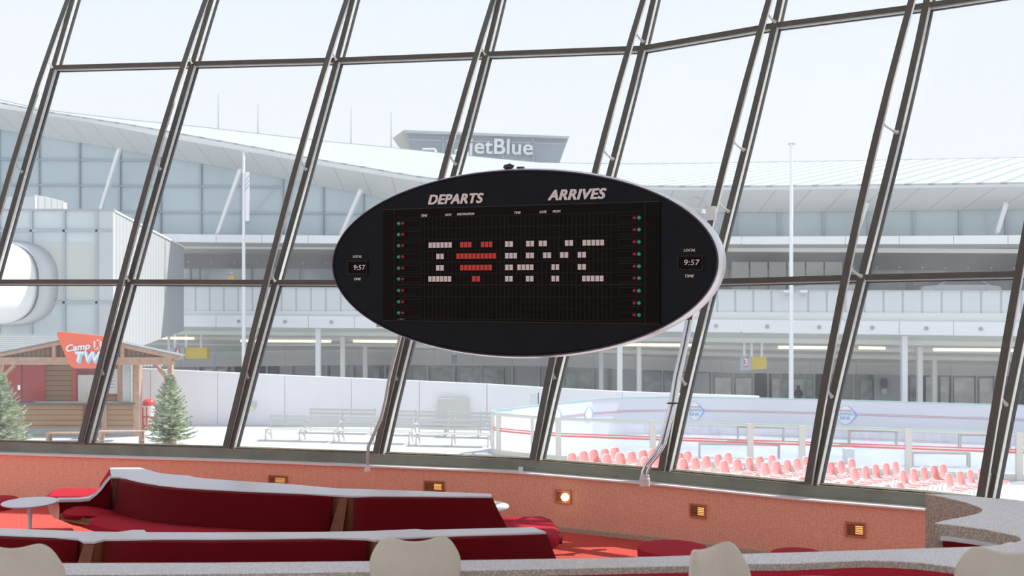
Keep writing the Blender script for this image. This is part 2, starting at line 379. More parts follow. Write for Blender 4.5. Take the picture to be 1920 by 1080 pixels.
def mdepth(k, py, inner=False):
    tab = OUT[k]; db = dsill(tab[-1][1]+6); c = .02586
    d = db*(1+2.175*c)/(1-db*c*(540-py)/F)
    if inner:
        gap = max(0, interp(OUT[k], py)-interp(INN[k], py)-10)*d/F; d -= gap*1.15+.01
    return d
def mpt(k, py, inner=False):
    d = mdepth(k, py, inner); x = interp((INN if inner else OUT)[k], py)
    return P(x, py, d)+Vector((.043, 0, 0))
def mn(k): a = math.radians(ANG[k]); return Vector((-math.sin(a), -math.cos(a), 0))
LV = [-260, -120, 0, 60, 155, 250, 310, 400, 495, 555, 630, 700, 760]
def mline(k, inner=False): return [mpt(k, y, inner) for y in LV+[OUT[k][-1][0]]]
def levelpt(k, py, back=.06): return mpt(k, py)-mn(k)*back
ks = 'ABCDEFGH'
for i, k in enumerate(ks):
    n = mn(k)
    wn = thing('window_%d' % (i+1), '', '', mpt(k, OUT[k][-1][0])); del wn['label']; del wn['category']; wn['kind'] = 'structure'
    ol = mline(k); il = mline(k, True); N = [n]*len(ol)
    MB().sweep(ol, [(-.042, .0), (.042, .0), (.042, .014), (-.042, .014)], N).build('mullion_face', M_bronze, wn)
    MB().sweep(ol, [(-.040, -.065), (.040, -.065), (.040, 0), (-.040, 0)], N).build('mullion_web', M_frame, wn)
    MB().sweep([p-n*.10 for p in ol], [(-.043, -.04), (.043, -.04), (.043, .030), (-.043, .030)], N).build('gasket', M_seal, wn)
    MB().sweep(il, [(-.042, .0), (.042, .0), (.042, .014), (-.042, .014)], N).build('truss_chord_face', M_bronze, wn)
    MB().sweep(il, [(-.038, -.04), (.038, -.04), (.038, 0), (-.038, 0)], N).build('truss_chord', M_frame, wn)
    # solid foot plate where chord and mullion run together
    yb = OUT[k][-1][0]
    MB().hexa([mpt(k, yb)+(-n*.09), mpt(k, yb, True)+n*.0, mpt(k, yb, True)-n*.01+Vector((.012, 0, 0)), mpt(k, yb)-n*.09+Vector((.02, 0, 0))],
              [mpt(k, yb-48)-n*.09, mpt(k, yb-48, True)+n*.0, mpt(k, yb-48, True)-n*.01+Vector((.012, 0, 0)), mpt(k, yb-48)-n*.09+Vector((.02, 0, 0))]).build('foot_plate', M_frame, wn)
    for y in BRK[k]:
        a = mpt(k, y-11, True)-n*.03; c = mpt(k, y+9)+n*.0
        q = [a.lerp(c, t) for t in (0, .15, .35, .6, .85, 1)]; q = [p+Vector((0, 0, -.012*math.sin(math.pi*t))) for p, t in zip(q, (0, .15, .35, .6, .85, 1))]
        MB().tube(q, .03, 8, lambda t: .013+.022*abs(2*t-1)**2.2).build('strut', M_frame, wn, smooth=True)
    if i < 7:
        k2 = ks[i+1]
        def rail(tab):
            a, c = mpt(k, tab[k]), mpt(k2, tab[k2])
            nn = (mn(k)+mn(k2)).normalized()
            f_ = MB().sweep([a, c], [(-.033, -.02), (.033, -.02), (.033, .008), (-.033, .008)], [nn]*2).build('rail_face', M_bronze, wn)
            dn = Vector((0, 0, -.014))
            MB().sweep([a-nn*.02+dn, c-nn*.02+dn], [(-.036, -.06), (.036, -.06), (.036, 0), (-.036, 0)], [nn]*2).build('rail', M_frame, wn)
            MB().sweep([a-nn*.08+dn*2.3, c-nn*.08+dn*2.3], [(-.034, -.03), (.034, -.03), (.034, 0), (-.034, 0)], [nn]*2).build('rail_gasket', M_seal, wn)
        rail(TOPR); rail(MIDR)
        cuts = [[-260, -120, 0, TOPR], [TOPR, 155, 250, 310, 400, MIDR], [MIDR, 555, 630, 700, 760, 'b']]
        for cu in cuts:
            rows = []
            for y in cu:
                ya = y[k] if isinstance(y, dict) else (OUT[k][-1][0] if y == 'b' else y); yb2 = y[k2] if isinstance(y, dict) else (OUT[k2][-1][0] if y == 'b' else y)
                if not isinstance(y, dict) and y != 'b' and y != -260 and (ya <= TOPR[k]+20 and cu is not cuts[0]): continue
                if cu is cuts[0] and y == 0 and TOPR[k2] < 20: continue
                if cu is cuts[0] and y == -120 and TOPR[k2] < -110: continue
                rows.append([levelpt(k, ya, .10).lerp(levelpt(k2, yb2, .10), t) for t in (0, .5, 1)])
            MB().grid(rows).build('glass_pane', M_glass, wn)

# ---- grille lights let into the tiled wall
GR = [(527, 900, 35, 17, 'white light glowing through its left half, partly above the long sofa', 0), (818, 912, 38, 20, 'between the second sofa unit and the left conduit', 0),
      (1061, 931, 30, 24, 'showing a bright bare bulb', 1), (1314, 958, 31, 26, 'below the pair of metal conduits and right of them', 0), (1606, 993, 38, 28, 'nearest the curved tiled parapet on the right', 0)]
GL = ['brass louvred wall light above the left half of the long red sofa', 'brass louvred wall light just above the right end of the long red sofa',
      'brass louvred wall light whose bright round bulb shows through the slats', 'brass louvred wall light in the tiled wall above the round red stool', 'brass louvred wall light farthest right, near the curved white parapet']
for (x, y, gw, gh, _, bulb), lab in zip(GR, GL):
    a = along(x-gw/2, 0, .088); c = along(x+gw/2, 0, .088); d = (a.y+c.y)/2; zc = CZ-(y-540)/F*d; hh = gh/F*d/2
    t = (c-a).normalized(); n = Vector((t.y, -t.x, 0)); wv = (c-a).length/2; mid = (a+c)/2; mid.z = zc
    th = thing('wall_light', lab, 'light', mid, 0, 'louvred lights along the tiled wall')
    def q(u, v, o): return mid+t*u+Vector((0, 0, v))+n*o
    def slab(b, u0, u1, v0, v1, o0, o1): return b.hexa([q(u0, v0, o0), q(u1, v0, o0), q(u1, v0, o1), q(u0, v0, o1)], [q(u0, v1, o0), q(u1, v1, o0), q(u1, v1, o1), q(u0, v1, o1)])
    fr = MB(); f = .022
    slab(fr, -wv, wv, hh-f, hh, -.01, .02); slab(fr, -wv, wv, -hh, -hh+f, -.01, .02); slab(fr, -wv, -wv+f, -hh+f, hh-f, -.01, .02); slab(fr, wv-f, wv, -hh+f, hh-f, -.01, .02)
    fr.build('frame', mat('terracotta_frame', (.55, .19, .12), .5) if x > 1000 else M_brass, th)
    slab(MB(), -wv+f, wv-f, -hh+f, hh-f, .0, .003).build('back_panel', mat('amber_reflector', (.30, .13, .04), .5), th)
    lu = MB(); ns = 6
    for j in range(ns):
        v = -hh+f+(j+.5)*(2*hh-2*f)/ns; slab(lu, -wv+f, wv-f, v-.0035, v+.0035, .003, .016)
    lu.build('louvres', M_brass, th)
    if bulb: MB().lathe([(0, -.05), (.035, -.035), (.05, 0), (.035, .035), (0, .05)], q(wv*.35, 0, .028), 14).build('bulb', M_bulb, th, smooth=True)
    else: slab(MB(), -.0*wv if x > 600 else -.3*wv, wv*.72, -hh*.55, hh*.55, .0035, .006).build('lamp', M_lampw, th)

# ---- the departure board
th_b = math.atan2(-.3865, 1); OB = Vector((-.003, 12.045, CZ+.28)); EB = Vector((math.cos(th_b), math.sin(th_b), 0)); NB = Vector((math.sin(th_b), -math.cos(th_b), 0))
def bp(px, py):                                     # pixel -> (u, v) on the board's face
    r = Vector(((px-960)/F, 1, -(py-540)/F)); o = Vector((0, 0, CZ)); t = (OB-o).dot(NB)/r.dot(NB); p = o+r*t-OB
    return p.dot(EB), p.z
bd = thing('departure_board', 'large black oval airline departures and arrivals board with silver rim hanging before the windows', 'sign', OB, th_b, local=True)
A_, B_ = 2.317, 1.044; NS = 96
def ell(s=1, y=0, n=NS, a=A_, bb=B_): return [Vector((a*s*math.cos(2*math.pi*i/n), y, bb*s*math.sin(2*math.pi*i/n))) for i in range(n)]
def ering(bm, specs):
    rings = [[bm.bm.verts.new(p) for p in ell(1, y, NS, A_+da, B_+da)] for da, y in specs]
    for a, c in zip(rings, rings[1:]):
        for k in range(NS): bm.bm.faces.new((a[k], a[(k+1) % NS], c[(k+1) % NS], c[k]))
    return rings
b = MB(); r = ering(b, [(-.004, .02), (-.004, .0), (-.02, -.002), (-.022, .004), (-.03, .005)]); b.bm.faces.new(r[-1]); b.build('face_panel', M_black, bd, smooth=True)
b = MB(); ering(b, [(-.012, .02), (-.004, -.004), (.006, -.006), (.012, .004), (.012, .02), (-.012, .02)]); b.build('rim', mat('dark_plum_rim', (.05, .022, .05), .35), bd, smooth=True)
b = MB(); r = ering(b, [(.0, .012), (.015, .02), (.035, .10), (.035, .34), (.01, .38), (-.05, .40)]); b.bm.faces.new(r[-1]); b.build('housing', M_silver, bd, smooth=True)
u0, v0 = bp(719, 393); u1, v1 = bp(1238, 377); u1b, vb = bp(1237, 607); vb2 = bp(718, 602)[1]; vt = (v0+v1)/2; vbt = (vb+vb2)/2
MB().box(u0, u1, -.022, .004, vbt, vt).build('panel', M_blackm, bd, bevel=.004)
ua = bp(741, 400)[0]; ub = bp(1210, 400)[0]
MB().box(ua-.004, ua, -.024, -.02, vbt, vt).box(ub, ub+.004, -.024, -.02, vbt, vt).box(u0, u1, -.0235, -.02, vbt, vbt+.006).box(u0, u1, -.0235, -.02, vt-.006, vt).build('panel_joints', mat('joint_brown', (.035, .025, .02), .5), bd)
ROWY = [419.6, 440, 461, 481.9, 503, 523.4, 544.9, 566, 586.7]
rowv = [bp(750, y)[1] for y in ROWY]
g = MB(); us = bp(791, 440)[0]; ue = bp(1155, 440)[0]; pitch = (bp(849, 460)[0]-bp(806, 460)[0])/5.86
nc = int((ue-us)/pitch)
for v in rowv:
    g.box(us-.30, ue+.30, -.026, -.022, v+.062, v+.068); g.box(us-.30, ue+.30, -.026, -.022, v-.068, v-.062)
    for j in range(nc+1):
        u = us+j*pitch; g.box(u-.0035, u+.0035, -.028, -.022, v-.06, v+.06)
        if random.random() < .55: g.box(u+pitch*.5, u+pitch*.5+.004, -.0235, -.022, v-.004, v)
    for a0, a1 in ((us-.27, us-.02), (ue+.03, ue+.28)):
        g.box(a0, a1, -.027, -.022, v+.03, v+.036); g.box(a0, a1, -.027, -.022, v-.045, v-.039); g.box(a0, a0+.005, -.027, -.022, v-.045, v+.036)
g.build('flap_cells', M_cell, bd)
ROWF = {2: [(806,849,6,0),(865,886,3,1),(904,925,3,1),(949,963.5,2,0),(988.5,1003,2,0),(1012,1027,2,0),(1061,1076,2,0),(1094,1134,5,0)],
        3: [(820.5,834,2,0),(858,932,10,1),(949,971,3,0),(988,1003,2,0),(1020,1035,2,0),(1052,1067,2,0),(1085,1100,2,0)],
        4: [(820,834,2,0),(865,924,8,1),(949,963.5,2,0),(972,1002,4,0),(1036,1050,2,0),(1085,1100,2,0)],
        5: [(805.5,848,6,0),(887.5,902,2,1),(949,963,2,0),(988,1002,2,0),(1036,1050,2,0),(1093,1133,5,0)]}
for ri, gs in ROWF.items():
    v = rowv[ri]
    for x0, x1, n, red in gs:
        a, c = bp(x0, ROWY[ri])[0], bp(x1, ROWY[ri])[0]; pw = (c-a+.010)/n
        for j in range(n):
            uu = a+j*pw; hgt = .031; fl = MB()
            fl.box(uu, uu+pw-.010, -.034, -.028, v+.0015, v+hgt).box(uu, uu+pw-.010, -.034, -.028, v-hgt, v-.0015).box(uu+.002, uu+pw-.012, -.030, -.026, v-.002, v+.002)
            o = fl.build('flap', M_flapr if red else M_flapw, bd); o['label'] = 'red flap' if red else 'cream flap'
for ri in range(9):
    for x, m, lb in ((749.5, M_green, 'green lamp'), (757.2, M_redl, 'red lamp')):
        o = MB().lathe([(.022, 0), (.022, .006), (.016, .014), (0, .018)], (0, 0, 0), 14).build('indicator_lamp', m, None, smooth=True)
        o.data.transform(Matrix.Translation((bp(x, 440)[0], -.022, rowv[ri])) @ Matrix.Rotation(math.pi/2, 4, 'X')); o.parent = bd; o['label'] = lb
    for x, m, lb in ((1190.7, M_redl, 'red lamp'), (1199.2, M_green, 'green lamp')):
        o = MB().lathe([(.022, 0), (.022, .006), (.016, .014), (0, .018)], (0, 0, 0), 14).build('indicator_lamp', m, None, smooth=True)
        o.data.transform(Matrix.Translation((bp(x, 440)[0], -.022, rowv[ri])) @ Matrix.Rotation(math.pi/2, 4, 'X')); o.parent = bd; o['label'] = lb
def btext(name, body, x0, x1, y, hpx, bold=.02, shear=.28, m=M_letter, yy=-.006, sp=1.08):
    ca, va = bp((x0+x1)/2, y); wid = bp(x1, y)[0]-bp(x0, y)[0]; hh = hpx/F*12.04
    size = hh/.70
    o = text(name, body, m, None, size, Matrix(), shear, 0, 1, .002, 'CENTER', sp, bold)
    xs = [v.co.x for v in o.data.vertices]; ys = [v.co.y for v in o.data.vertices]
    sx = wid/(max(xs)-min(xs)); cx = (max(xs)+min(xs))/2; cy = (max(ys)+min(ys))/2; sy = hh/(max(ys)-min(ys))
    o.data.transform(Matrix.Translation((ca, yy, va)) @ Matrix.Rotation(math.pi/2, 4, 'X') @ Matrix.Diagonal((sx, sy, 1, 1)) @ Matrix.Translation((-cx, -cy, 0)))
    o.parent = bd; return o
btext('lettering', 'DEPARTS', 802.5, 907, 373, 19.5, .045)
btext('lettering', 'ARRIVES', 1027, 1137, 364.5, 20, .045)
for s_, x0, x1, y in (('TIME', 791.5, 803, 404.5), ('GATE', 836, 848.5, 403), ('DESTINATION', 858.5, 891, 401.5), ('TIME', 965.5, 978, 399), ('GATE', 1013, 1026.5, 397.5), ('FROM', 1037.5, 1052.5, 396.5)):
    btext('lettering', s_, x0, x1, y, 4.6, .03, yy=-.024)
for s_, x0, x1, y in (('LOCAL', 662, 679, 481), ('TIME', 664, 677.5, 523.3), ('LOCAL', 1282, 1304, 469), ('TIME', 1284.5, 1302, 517.5)):
    btext('lettering', s_, x0, x1, y, 4.8, .03)
for x0, x1, y0, y1, tx0, tx1, ty in ((652, 689.5, 488.5, 515, 664, 685.5, 501.5), (1270, 1319, 479, 507, 1283, 1312, 492)):
    a, c = bp(x0, y0), bp(x1, y1)
    if a[0] > c[0]: a, c = c, a
    zt, zb = max(a[1], c[1]), min(a[1], c[1]); f = .016
    MB().box(a[0], c[0], -.016, .002, zt-f, zt).box(a[0], c[0], -.016, .002, zb, zb+f).box(a[0], a[0]+f, -.016, .002, zb+f, zt-f).box(c[0]-f, c[0], -.016, .002, zb+f, zt-f).build('clock_frame', M_cell, bd)
    cfc = MB().box(a[0]+f, c[0]-f, -.004, -.001, zb+f, zt-f).build('clock_face', M_blackm, bd)
    nest(cfc, btext('clock_digits', '9:57', tx0, tx1, ty, 9.8, .004, .12))
btext('maker_plate', '---o---', 747, 761, 598.3, 1.6, .02, 0, yy=-.024)
# suspension: arms from the housing back to the window trusses, a junction box and a cable
def toL(p): v = Vector(p)-OB; return Vector((v.dot(EB), -v.dot(NB), v.z))
for k, y in (('D', 470), ('E', 470), ('F', 400), ('F', 560), ('E', 600), ('D', 600)):
    e_ = toL(mpt(k, y, True)+mn(k)*.01); s_ = Vector((max(-1.9, min(1.95, e_.x-.12)), .38, max(-.8, min(.85, e_.z-.02))))
    MB().bar(s_, e_, .05, .05).build('support_arm', M_frame, bd)
MB().lathe([(.03, 0), (.06, .02), (.05, .05), (.02, .06)], (-.09, .12, B_+.03), 12).tube([(-.13, .12, B_+.06), (-.07, .10, B_+.085), (-.02, .12, B_+.06)], .014).box(.02, .10, .10, .15, B_+.03, B_+.055).build('lifting_eye', mat('dark_steel', (.06, .06, .065), .4, metal=.5), bd, smooth=True)
jb = toL(P(1334, 400, 12.0)); MB().box(jb.x-.06, jb.x+.05, jb.y-.04, jb.y+.04, jb.z-.075, jb.z+.08).build('junction_box', M_whitemetal, bd, bevel=.006)
c0 = toL(P(1290, 375, 11.9)); MB().tube([c0, c0+Vector((.08, .02, .03)), c0+Vector((.18, .02, -.01)), jb+Vector((0, 0, .05))], .014).build('cable', M_whitemetal, bd, smooth=True)
# ---- conduits down to the ledge
pl = [(752,625),(744,655),(736,685),(729.5,711),(722.5,752),(714,786),(699,819),(690.5,838),(688.6,863)]
th = thing('conduit', 'single grey pipe bending down to the ledge left of the board', 'pipe', along(688, ZLG, .03))
pts = [P(x, y, 13.86-.0018*(y-625)+(.0 if y < 850 else .0)) for x, y in pl]; pts[-1].z = ZLG+.005
MB().tube(pts, .021, 10).build('pipe', M_pipe, th, smooth=True)
MB().lathe([(.04, 0), (.04, .03), (.03, .035), (.03, .06), (.036, .06), (.036, .08)], (pts[-1].x, pts[-1].y, ZLG), 14).build('pipe_socket', M_whitemetal, th)
pr = [(1288,600),(1278,650),(1265,706),(1257,756),(1246,800),(1238,832),(1227,851),(1211.5,870),(1205,885),(1204.5,901)]
th = thing('conduit', 'pair of shiny metal pipes bending down to the ledge right of the board', 'pipe', along(1204, ZLG, .03))
for dx, yy in ((0, 0), (8.5, .0)):
    pts = [P(x+dx, y, 12.62-.0006*(y-600)+yy) for x, y in pr]; pts[-1].z = ZLG+.005
    MB().tube(pts, .02, 10).build('pipe', M_chrome, th, smooth=True)
    MB().lathe([(.035, 0), (.035, .09), (.028, .095), (.028, .13)], (pts[-1].x, pts[-1].y, ZLG), 14).build('pipe_socket', M_whitemetal, th)
a = P(1256.5, 756, 12.48); MB().bar(a-Vector((.035, 0, 0)), a+Vector((.09, 0, 0)), .06, .012).build('pipe_clamp', M_seal, th)
# small clip on the ledge
p = along(978, ZLG, .02); tag(MB().box(p.x-.03, p.x+.03, p.y-.02, p.y+.02, ZLG, ZLG+.05).build('ledge_clip', M_cap, bevel=.005), 'small white block standing on the ledge below the middle of the board', 'block')

# ---- sofas
ZT = CZ-2.2; ZSE = CZ-2.6
def TZ(px, py, z): return GP(px, py, z)
def offs(line, o):
    r = []
    for i, p in enumerate(line):
        t = (line[min(i+1, len(line)-1)]-line[max(i-1, 0)]); t.z = 0; t.normalize(); r.append(p+Vector((t.y, -t.x, 0))*o)
    return r
def sofa(front, back, splits, name, label, right_flare, seatd=.42, left_end=True):
    """front / back: top edges as points left to right; splits: index ranges of the front edge for each cushion"""
    th = thing(name, label, 'sofa', (front[len(front)//2].x, front[len(front)//2].y, ZL))
    top = front+back[::-1]
    MB().prism([Vector((p.x, p.y, ZT-.025)) for p in top], (0, 0, .025)).build('top', M_sofawhite, th, bevel=.006)
    infr = offs(front, -.03); inbk = offs(back, .03)
    body = [Vector((p.x, p.y, ZL+.06)) for p in infr+inbk[::-1]]
    MB().prism(body, (0, 0, ZT-.025-ZL-.06)).build('back_shell', M_wood_or, th)
    for j, (i0, i1) in enumerate(splits):
        seg = front[i0:i1+1]; nn = len(seg)
        # backrest: bulging slab leaning back, its lower edge spreading
        prof = [(-.02, 0.0), (.02, -.012), (.035, -.10), (.05, -.22), (.075, -.34), (.09, -.42)]
        rows = []
        ln = [0]
        for p, q_ in zip(seg, seg[1:]): ln.append(ln[-1]+(q_-p).length)
        for o_, dz in prof:
            row = offs(seg, o_)
            f = -dz/.42
            for ii, p in enumerate(row):
                tt = ln[ii]/ln[-1]; t_ = (seg[min(ii+1, nn-1)]-seg[max(ii-1, 0)]).normalized()
                ed = min(tt, 1-tt)*ln[-1]; rnd = .03*max(0, 1-ed/.12)
                n_ = Vector((t_.y, -t_.x, 0)); p -= n_*rnd
                fl = (right_flare if (j == len(splits)-1 and tt > .999) else (-.03 if (j == 0 and tt < .001) else 0))
                p += t_*fl*f
                p.z = ZT-.03+dz
            rows.append(row)
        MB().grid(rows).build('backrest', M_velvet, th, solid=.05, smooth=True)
        fr_ = offs(seg, .05); fo = offs(seg, .05+seatd); md = offs(seg, .05+seatd*.6)
        prof2 = [(fr_, ZSE), (md, ZSE+.015), (offs(seg, .05+seatd*.92), ZSE), (fo, ZSE-.035), (fo, ZSE-.10), (offs(seg, seatd*.9), ZSE-.13), (fr_, ZSE-.13)]
        MB().grid([[Vector((p.x, p.y, z)) for p in l] for l, z in prof2]+[[Vector((p.x, p.y, ZSE)) for p in fr_]]).build('seat', M_velvet_lit, th, smooth=True, solid=.012)
    bs = offs(front, seatd*.75); 
    MB().prism([Vector((p.x, p.y, ZSE-.17)) for p in bs+offs(front, 0)[::-1]], (0, 0, .04)).build('seat_rail', M_wood_or, th)
    lg = []
    for ii in (1, len(front)//2, len(front)-2):
        p = offs(front, seatd*.45)[ii]; MB().box(p.x-.02, p.x+.02, p.y-.02, p.y+.02, ZL, ZSE-.17).build('leg', M_silver, th)
    return th
f1 = [(209,894),(223,893.5),(237,897),(255,901.5),(272.5,905),(300,909.5),(343,914),(400,917.5),(470,921),(560,924.5),(622,927.3),(636,927.8),(653,929),(664,929.3),(700,929.5),(800,930),(923,930)]
b1 = [(206,877),(215,876.5),(262,876.3),(280,881),(299,886.5),(325,889.5),(354,891.5),(370,895),(400,898),(470,903),(540,907),(600,912.5),(634,915.5),(689,917),(750,919),(830,922),(921,925.5)]
fr1 = [TZ(x, y, ZT) for x, y in f1]; bk1 = [TZ(x, y, ZT) for x, y in b1]
# the far edge runs behind the near one
s1 = sofa(fr1, bk1, [(1, 10), (13, 16)], 'sofa', 'long back-to-back red sofa with white top, the farther of the two, before the tiled wall', .22)
def wedge(th, x0, x1, y, dy=0.0):
    a = TZ(x0, y, ZT); c = TZ(x1, y, ZT); 
    MB().hexa([Vector((a.x-.11, a.y-.10, ZSE-.03)), Vector((c.x-.05, c.y-.10, ZSE-.03)), Vector((c.x-.03, c.y+.08, ZSE-.03)), Vector((a.x-.05, a.y+.08, ZSE-.03))],
              [Vector((a.x, a.y+.0, ZT-.03)), Vector((c.x, c.y+.0, ZT-.03)), Vector((c.x, c.y+.08, ZT-.03)), Vector((a.x, a.y+.08, ZT-.03))]).build('divider', M_wood_or, th)
wedge(s1, 637, 652, 928)
# left end panel with its white S-curved edge
def zpt(px, py, d): return P(px, py, d)
ep = [(209, 893, 12.44), (200, 903, 12.40), (190, 917, 12.36), (180, 927, 12.32), (168, 934, 12.28), (150, 936, 12.22), (111, 936.5, 12.08)]
E3 = [zpt(*e_)+Vector((0, -.03, 0)) for e_ in ep]
MB().sweep(E3, [(-.035, -.016), (.035, -.016), (.035, .016), (-.035, .016)], [Vector((0, -.2, 1)) if i > 3 else Vector((-.8, -.2, .6)) for i in range(len(E3))]).build('end_trim', M_sofawhite, s1)
elow = [zpt(x, y, e_[2]) for e_, (x, y) in zip(ep, ((209, 991), (200, 990), (190, 988), (180, 986), (168, 984), (150, 979), (111, 972)))]
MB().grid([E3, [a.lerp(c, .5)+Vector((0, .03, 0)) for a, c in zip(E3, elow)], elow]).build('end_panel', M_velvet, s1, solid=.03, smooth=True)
# left seat and scooped base of the flared end
sl = [(117,963),(123,956),(140,950),(162,949.5),(184,952),(212,958),(237,964.5)]; sf = [(118,965),(130,966.5),(166,967),(195,970),(219,974),(245,980),(262,984)]
A1 = [P(x, y, 12.02+.004*(x-117)) for x, y in sl]; B1 = [P(x, y, 11.86+.0032*(x-117)) for x, y in sf]
MB().grid([[p+Vector((0, .05, -.07)) for p in A1], A1, [a.lerp(c, .5)+Vector((0, 0, .02)) for a, c in zip(A1, B1)], B1, [p+Vector((0, .03, -.05)) for p in B1]]).build('seat', M_velvet_lit, s1, smooth=True, solid=.01)
kb = [P(111, 973, 12.05), P(150, 980, 11.98), P(212, 992, 11.85), P(300, 1003, 11.6), P(420, 1010, 11.4)]
MB().sweep(kb, [(-.008, -.008), (.008, -.008), (.008, .008), (-.008, .008)], [Vector((0, 0, 1))]*5).build('base_trim', M_brass, s1)
MB().grid([[p+Vector((0, .02, .06)) for p in kb], kb, [p+Vector((.10, .12, -.09)) for p in kb], [p+Vector((.15, .35, -.12)) for p in kb]]).build('base', M_wood_or, s1, solid=.012)
MB().prism([P(88, 945, 12.35), P(93, 962, 12.3), P(103, 972, 12.2), P(111, 974, 12.08), P(111, 938, 12.08), P(104, 940, 12.2)], (.01, .05, 0)).build('end_cap', M_chairsh, s1)
# the seat of the side facing the windows, showing at both ends
def pad(px_poly, z, h, m, name, th, bev=.04):
    MB().prism([TZ(x, y, z)-Vector((0, 0, h)) for x, y in px_poly], (0, 0, h)).build(name, m, th, bevel=bev, bseg=4, smooth=True)
pad([(90, 936), (88, 926), (96, 918), (115, 915), (186, 914.5), (200, 932), (150, 937)], CZ-2.52, .12, M_velvet_lit, 'rear_seat', s1)
MB().prism([P(206, 879, 13.0), P(222, 893, 12.5), P(186, 918, 13.0), P(188, 906, 13.05)], (.0, .06, 0)).build('rear_backrest', M_velvet_lit, s1)
pad([(930, 968), (1018, 966), (1036, 972), (1046, 984), (1049, 999), (1040, 1006), (940, 1004)], CZ-2.56, .15, M_velvet_lit, 'rear_seat', s1, .06)
pad([(960, 975), (1030, 975), (1056, 1004), (1054, 1015), (960, 1012)], CZ-2.745, .03, M_velvet, 'rear_base', s1, .01)
p = TZ(1000, 990, CZ-2.8); MB().box(p.x-.12, p.x+.12, p.y-.1, p.y+.1, ZL, CZ-2.77).build('rear_pedestal', M_silver, s1)

f2 = [(-140,1000),(0,1002.7),(100,1006.5),(146,1009),(157,1014.6),(178,1014.6),(198,1010),(300,1010.2),(400,1010.4),(500,1009.6),(600,1008),(688,1009),(701.6,1011.5),(722,1011),(740,1007.4),(860,1003.7),(1024.5,997)]
b2 = [(-140,985),(0,990),(146,995.4),(219,997),(235,995),(250,993),(271,993),(275,997.5),(400,998),(600,997),(700,995),(761,992.3),(780,991.5),(798,993),(900,990.5),(1001,988)]
fr2 = [TZ(x, y, ZT) for x, y in f2]; bk2 = [TZ(x, y, ZT) for x, y in b2]
s2 = sofa(fr2, bk2, [(0, 3), (6, 11), (14, 16)], 'sofa', 'low red sofa with white top, the nearer of the two, just beyond the curved parapet', .16)
wedge(s2, 158, 177, 1013.5); wedge(s2, 703, 721, 1010.5)

# ---- tulip tables and round stools
def tulip(name, label, cat, c, r, h, m, z0, group=None, cushion=False):
    th = thing(name, label, cat, (c.x, c.y, z0), 0, group, local=True)
    if cushion:
        MB().lathe([(0, h-.11), (r*.93, h-.11), (r, h-.09), (r*1.01, h-.05), (r*.97, h-.01), (r*.85, h), (0, h+.004)], (0, 0, 0), 36).build('cushion', M_velvet_lit, th, smooth=True)
        tp_ = h-.11
    else:
        MB().lathe([(0, h-.022), (r*.9, h-.022), (r, h-.008), (r, h), (0, h)], (0, 0, 0), 44).build('tabletop', m, th, smooth=True); tp_ = h-.022
    MB().lathe([(0, 0), (.24, .0), (.235, .008), (.10, .03), (.04, .08), (.022, .2), (.02, tp_*.6), (.03, tp_-.06), (.07, tp_)], (0, 0, 0), 28).build('pedestal', M_whitemetal, th, smooth=True)
    return th
tulip('side_table', 'round white pedestal side table at the far left of the lounge beside the long sofa', 'table', GP(56, 941, CZ-2.42), .30, .58, M_sofawhite, ZL)
tulip('side_table', 'round white pedestal table peeking out behind the right end of the long sofa', 'table', GP(897, 948.5, CZ-2.45), .345, .55, M_sofawhite, ZL)
tulip('stool', 'round red stool cut off by the left edge beside the small white table', 'stool', GP(-8, 935, CZ-2.47), .25, .53, M_velvet, ZL, 'round red stools', True)
tulip('stool', 'round red stool behind the side-turned cream chair', 'stool', GP(1262, 1025, CZ-2.52), .345, .48, M_velvet, ZL, 'round red stools', True)
tulip('stool', 'round red stool just clearing the parapet, left of the rightmost wall light', 'stool', GP(1498, 1037, CZ-2.50), .27, .50, M_velvet, ZL, 'round red stools', True)

# ---- serpentine tiled parapet between the two floor levels
ZP = CZ-1.65
far = [(-160,1058),(110,1055.8),(400,1055),(600,1053),(863,1050.5),(1100,1046.7),(1180,1045),(1367,1039),(1480,1036),(1620,1031.7),(1733,1028),(1800,1026),(1853,1023.8),(1875,1021.5),(1885,1018.7),
       (1892,1016.5),(1905,1017),(1913,1014),(1915.5,1010),(1908,1005),(1895,1001.7),(1853,993),(1820,988),(1786.7,984),(1753,980.5),
       (1770,975.8),(1803,970),(1833,963),(1840,959.5),(1842.5,955.8),(1841,953),(1835,950),(1811.7,941.7),(1770,931.7),(1735,925),
       (1837,931.7),(1920,940),(2300,975)]
near = [(2300,1085),(1960,1082),(1860,1074),(1800,1064),(1760,1058.5),(1720,1054),(1670,1051),(1620,1050),(1480,1056),(1378,1056.5),(1277,1060),(1180,1062),(1100,1064),(866,1069),(600,1072),(400,1074.6),(106,1078),(-160,1080)]
poly = [GP(x, y, ZP) for x, y in far+near]
par = thing('parapet', 'white penny-tiled serpentine parapet sweeping across the foreground and curling up at the right', 'ledge', (1.5, 6.5, ZL))
def capped(polyl, z0, z1, m, name, parent, inset=0):
    bm = bmesh.new(); vs_ = [bm.verts.new((p.x, p.y, z0)) for p in polyl]; f = bm.faces.new(vs_)
    r = bmesh.ops.extrude_face_region(bm, geom=[f]); bmesh.ops.translate(bm, verts=[v for v in r['geom'] if isinstance(v, bmesh.types.BMVert)], vec=(0, 0, z1-z0))
    x = MB(); x.bm.free(); x.bm = bm; bmesh.ops.triangulate(bm, faces=[f_ for f_ in bm.faces if len(f_.verts) > 4])
    return x.build(name, m, parent)
capped(poly, ZP-.006, ZP, M_tile, 'top', par)
capped(poly, ZP-.045, ZP-.006, M_tiletan, 'edge_band', par)
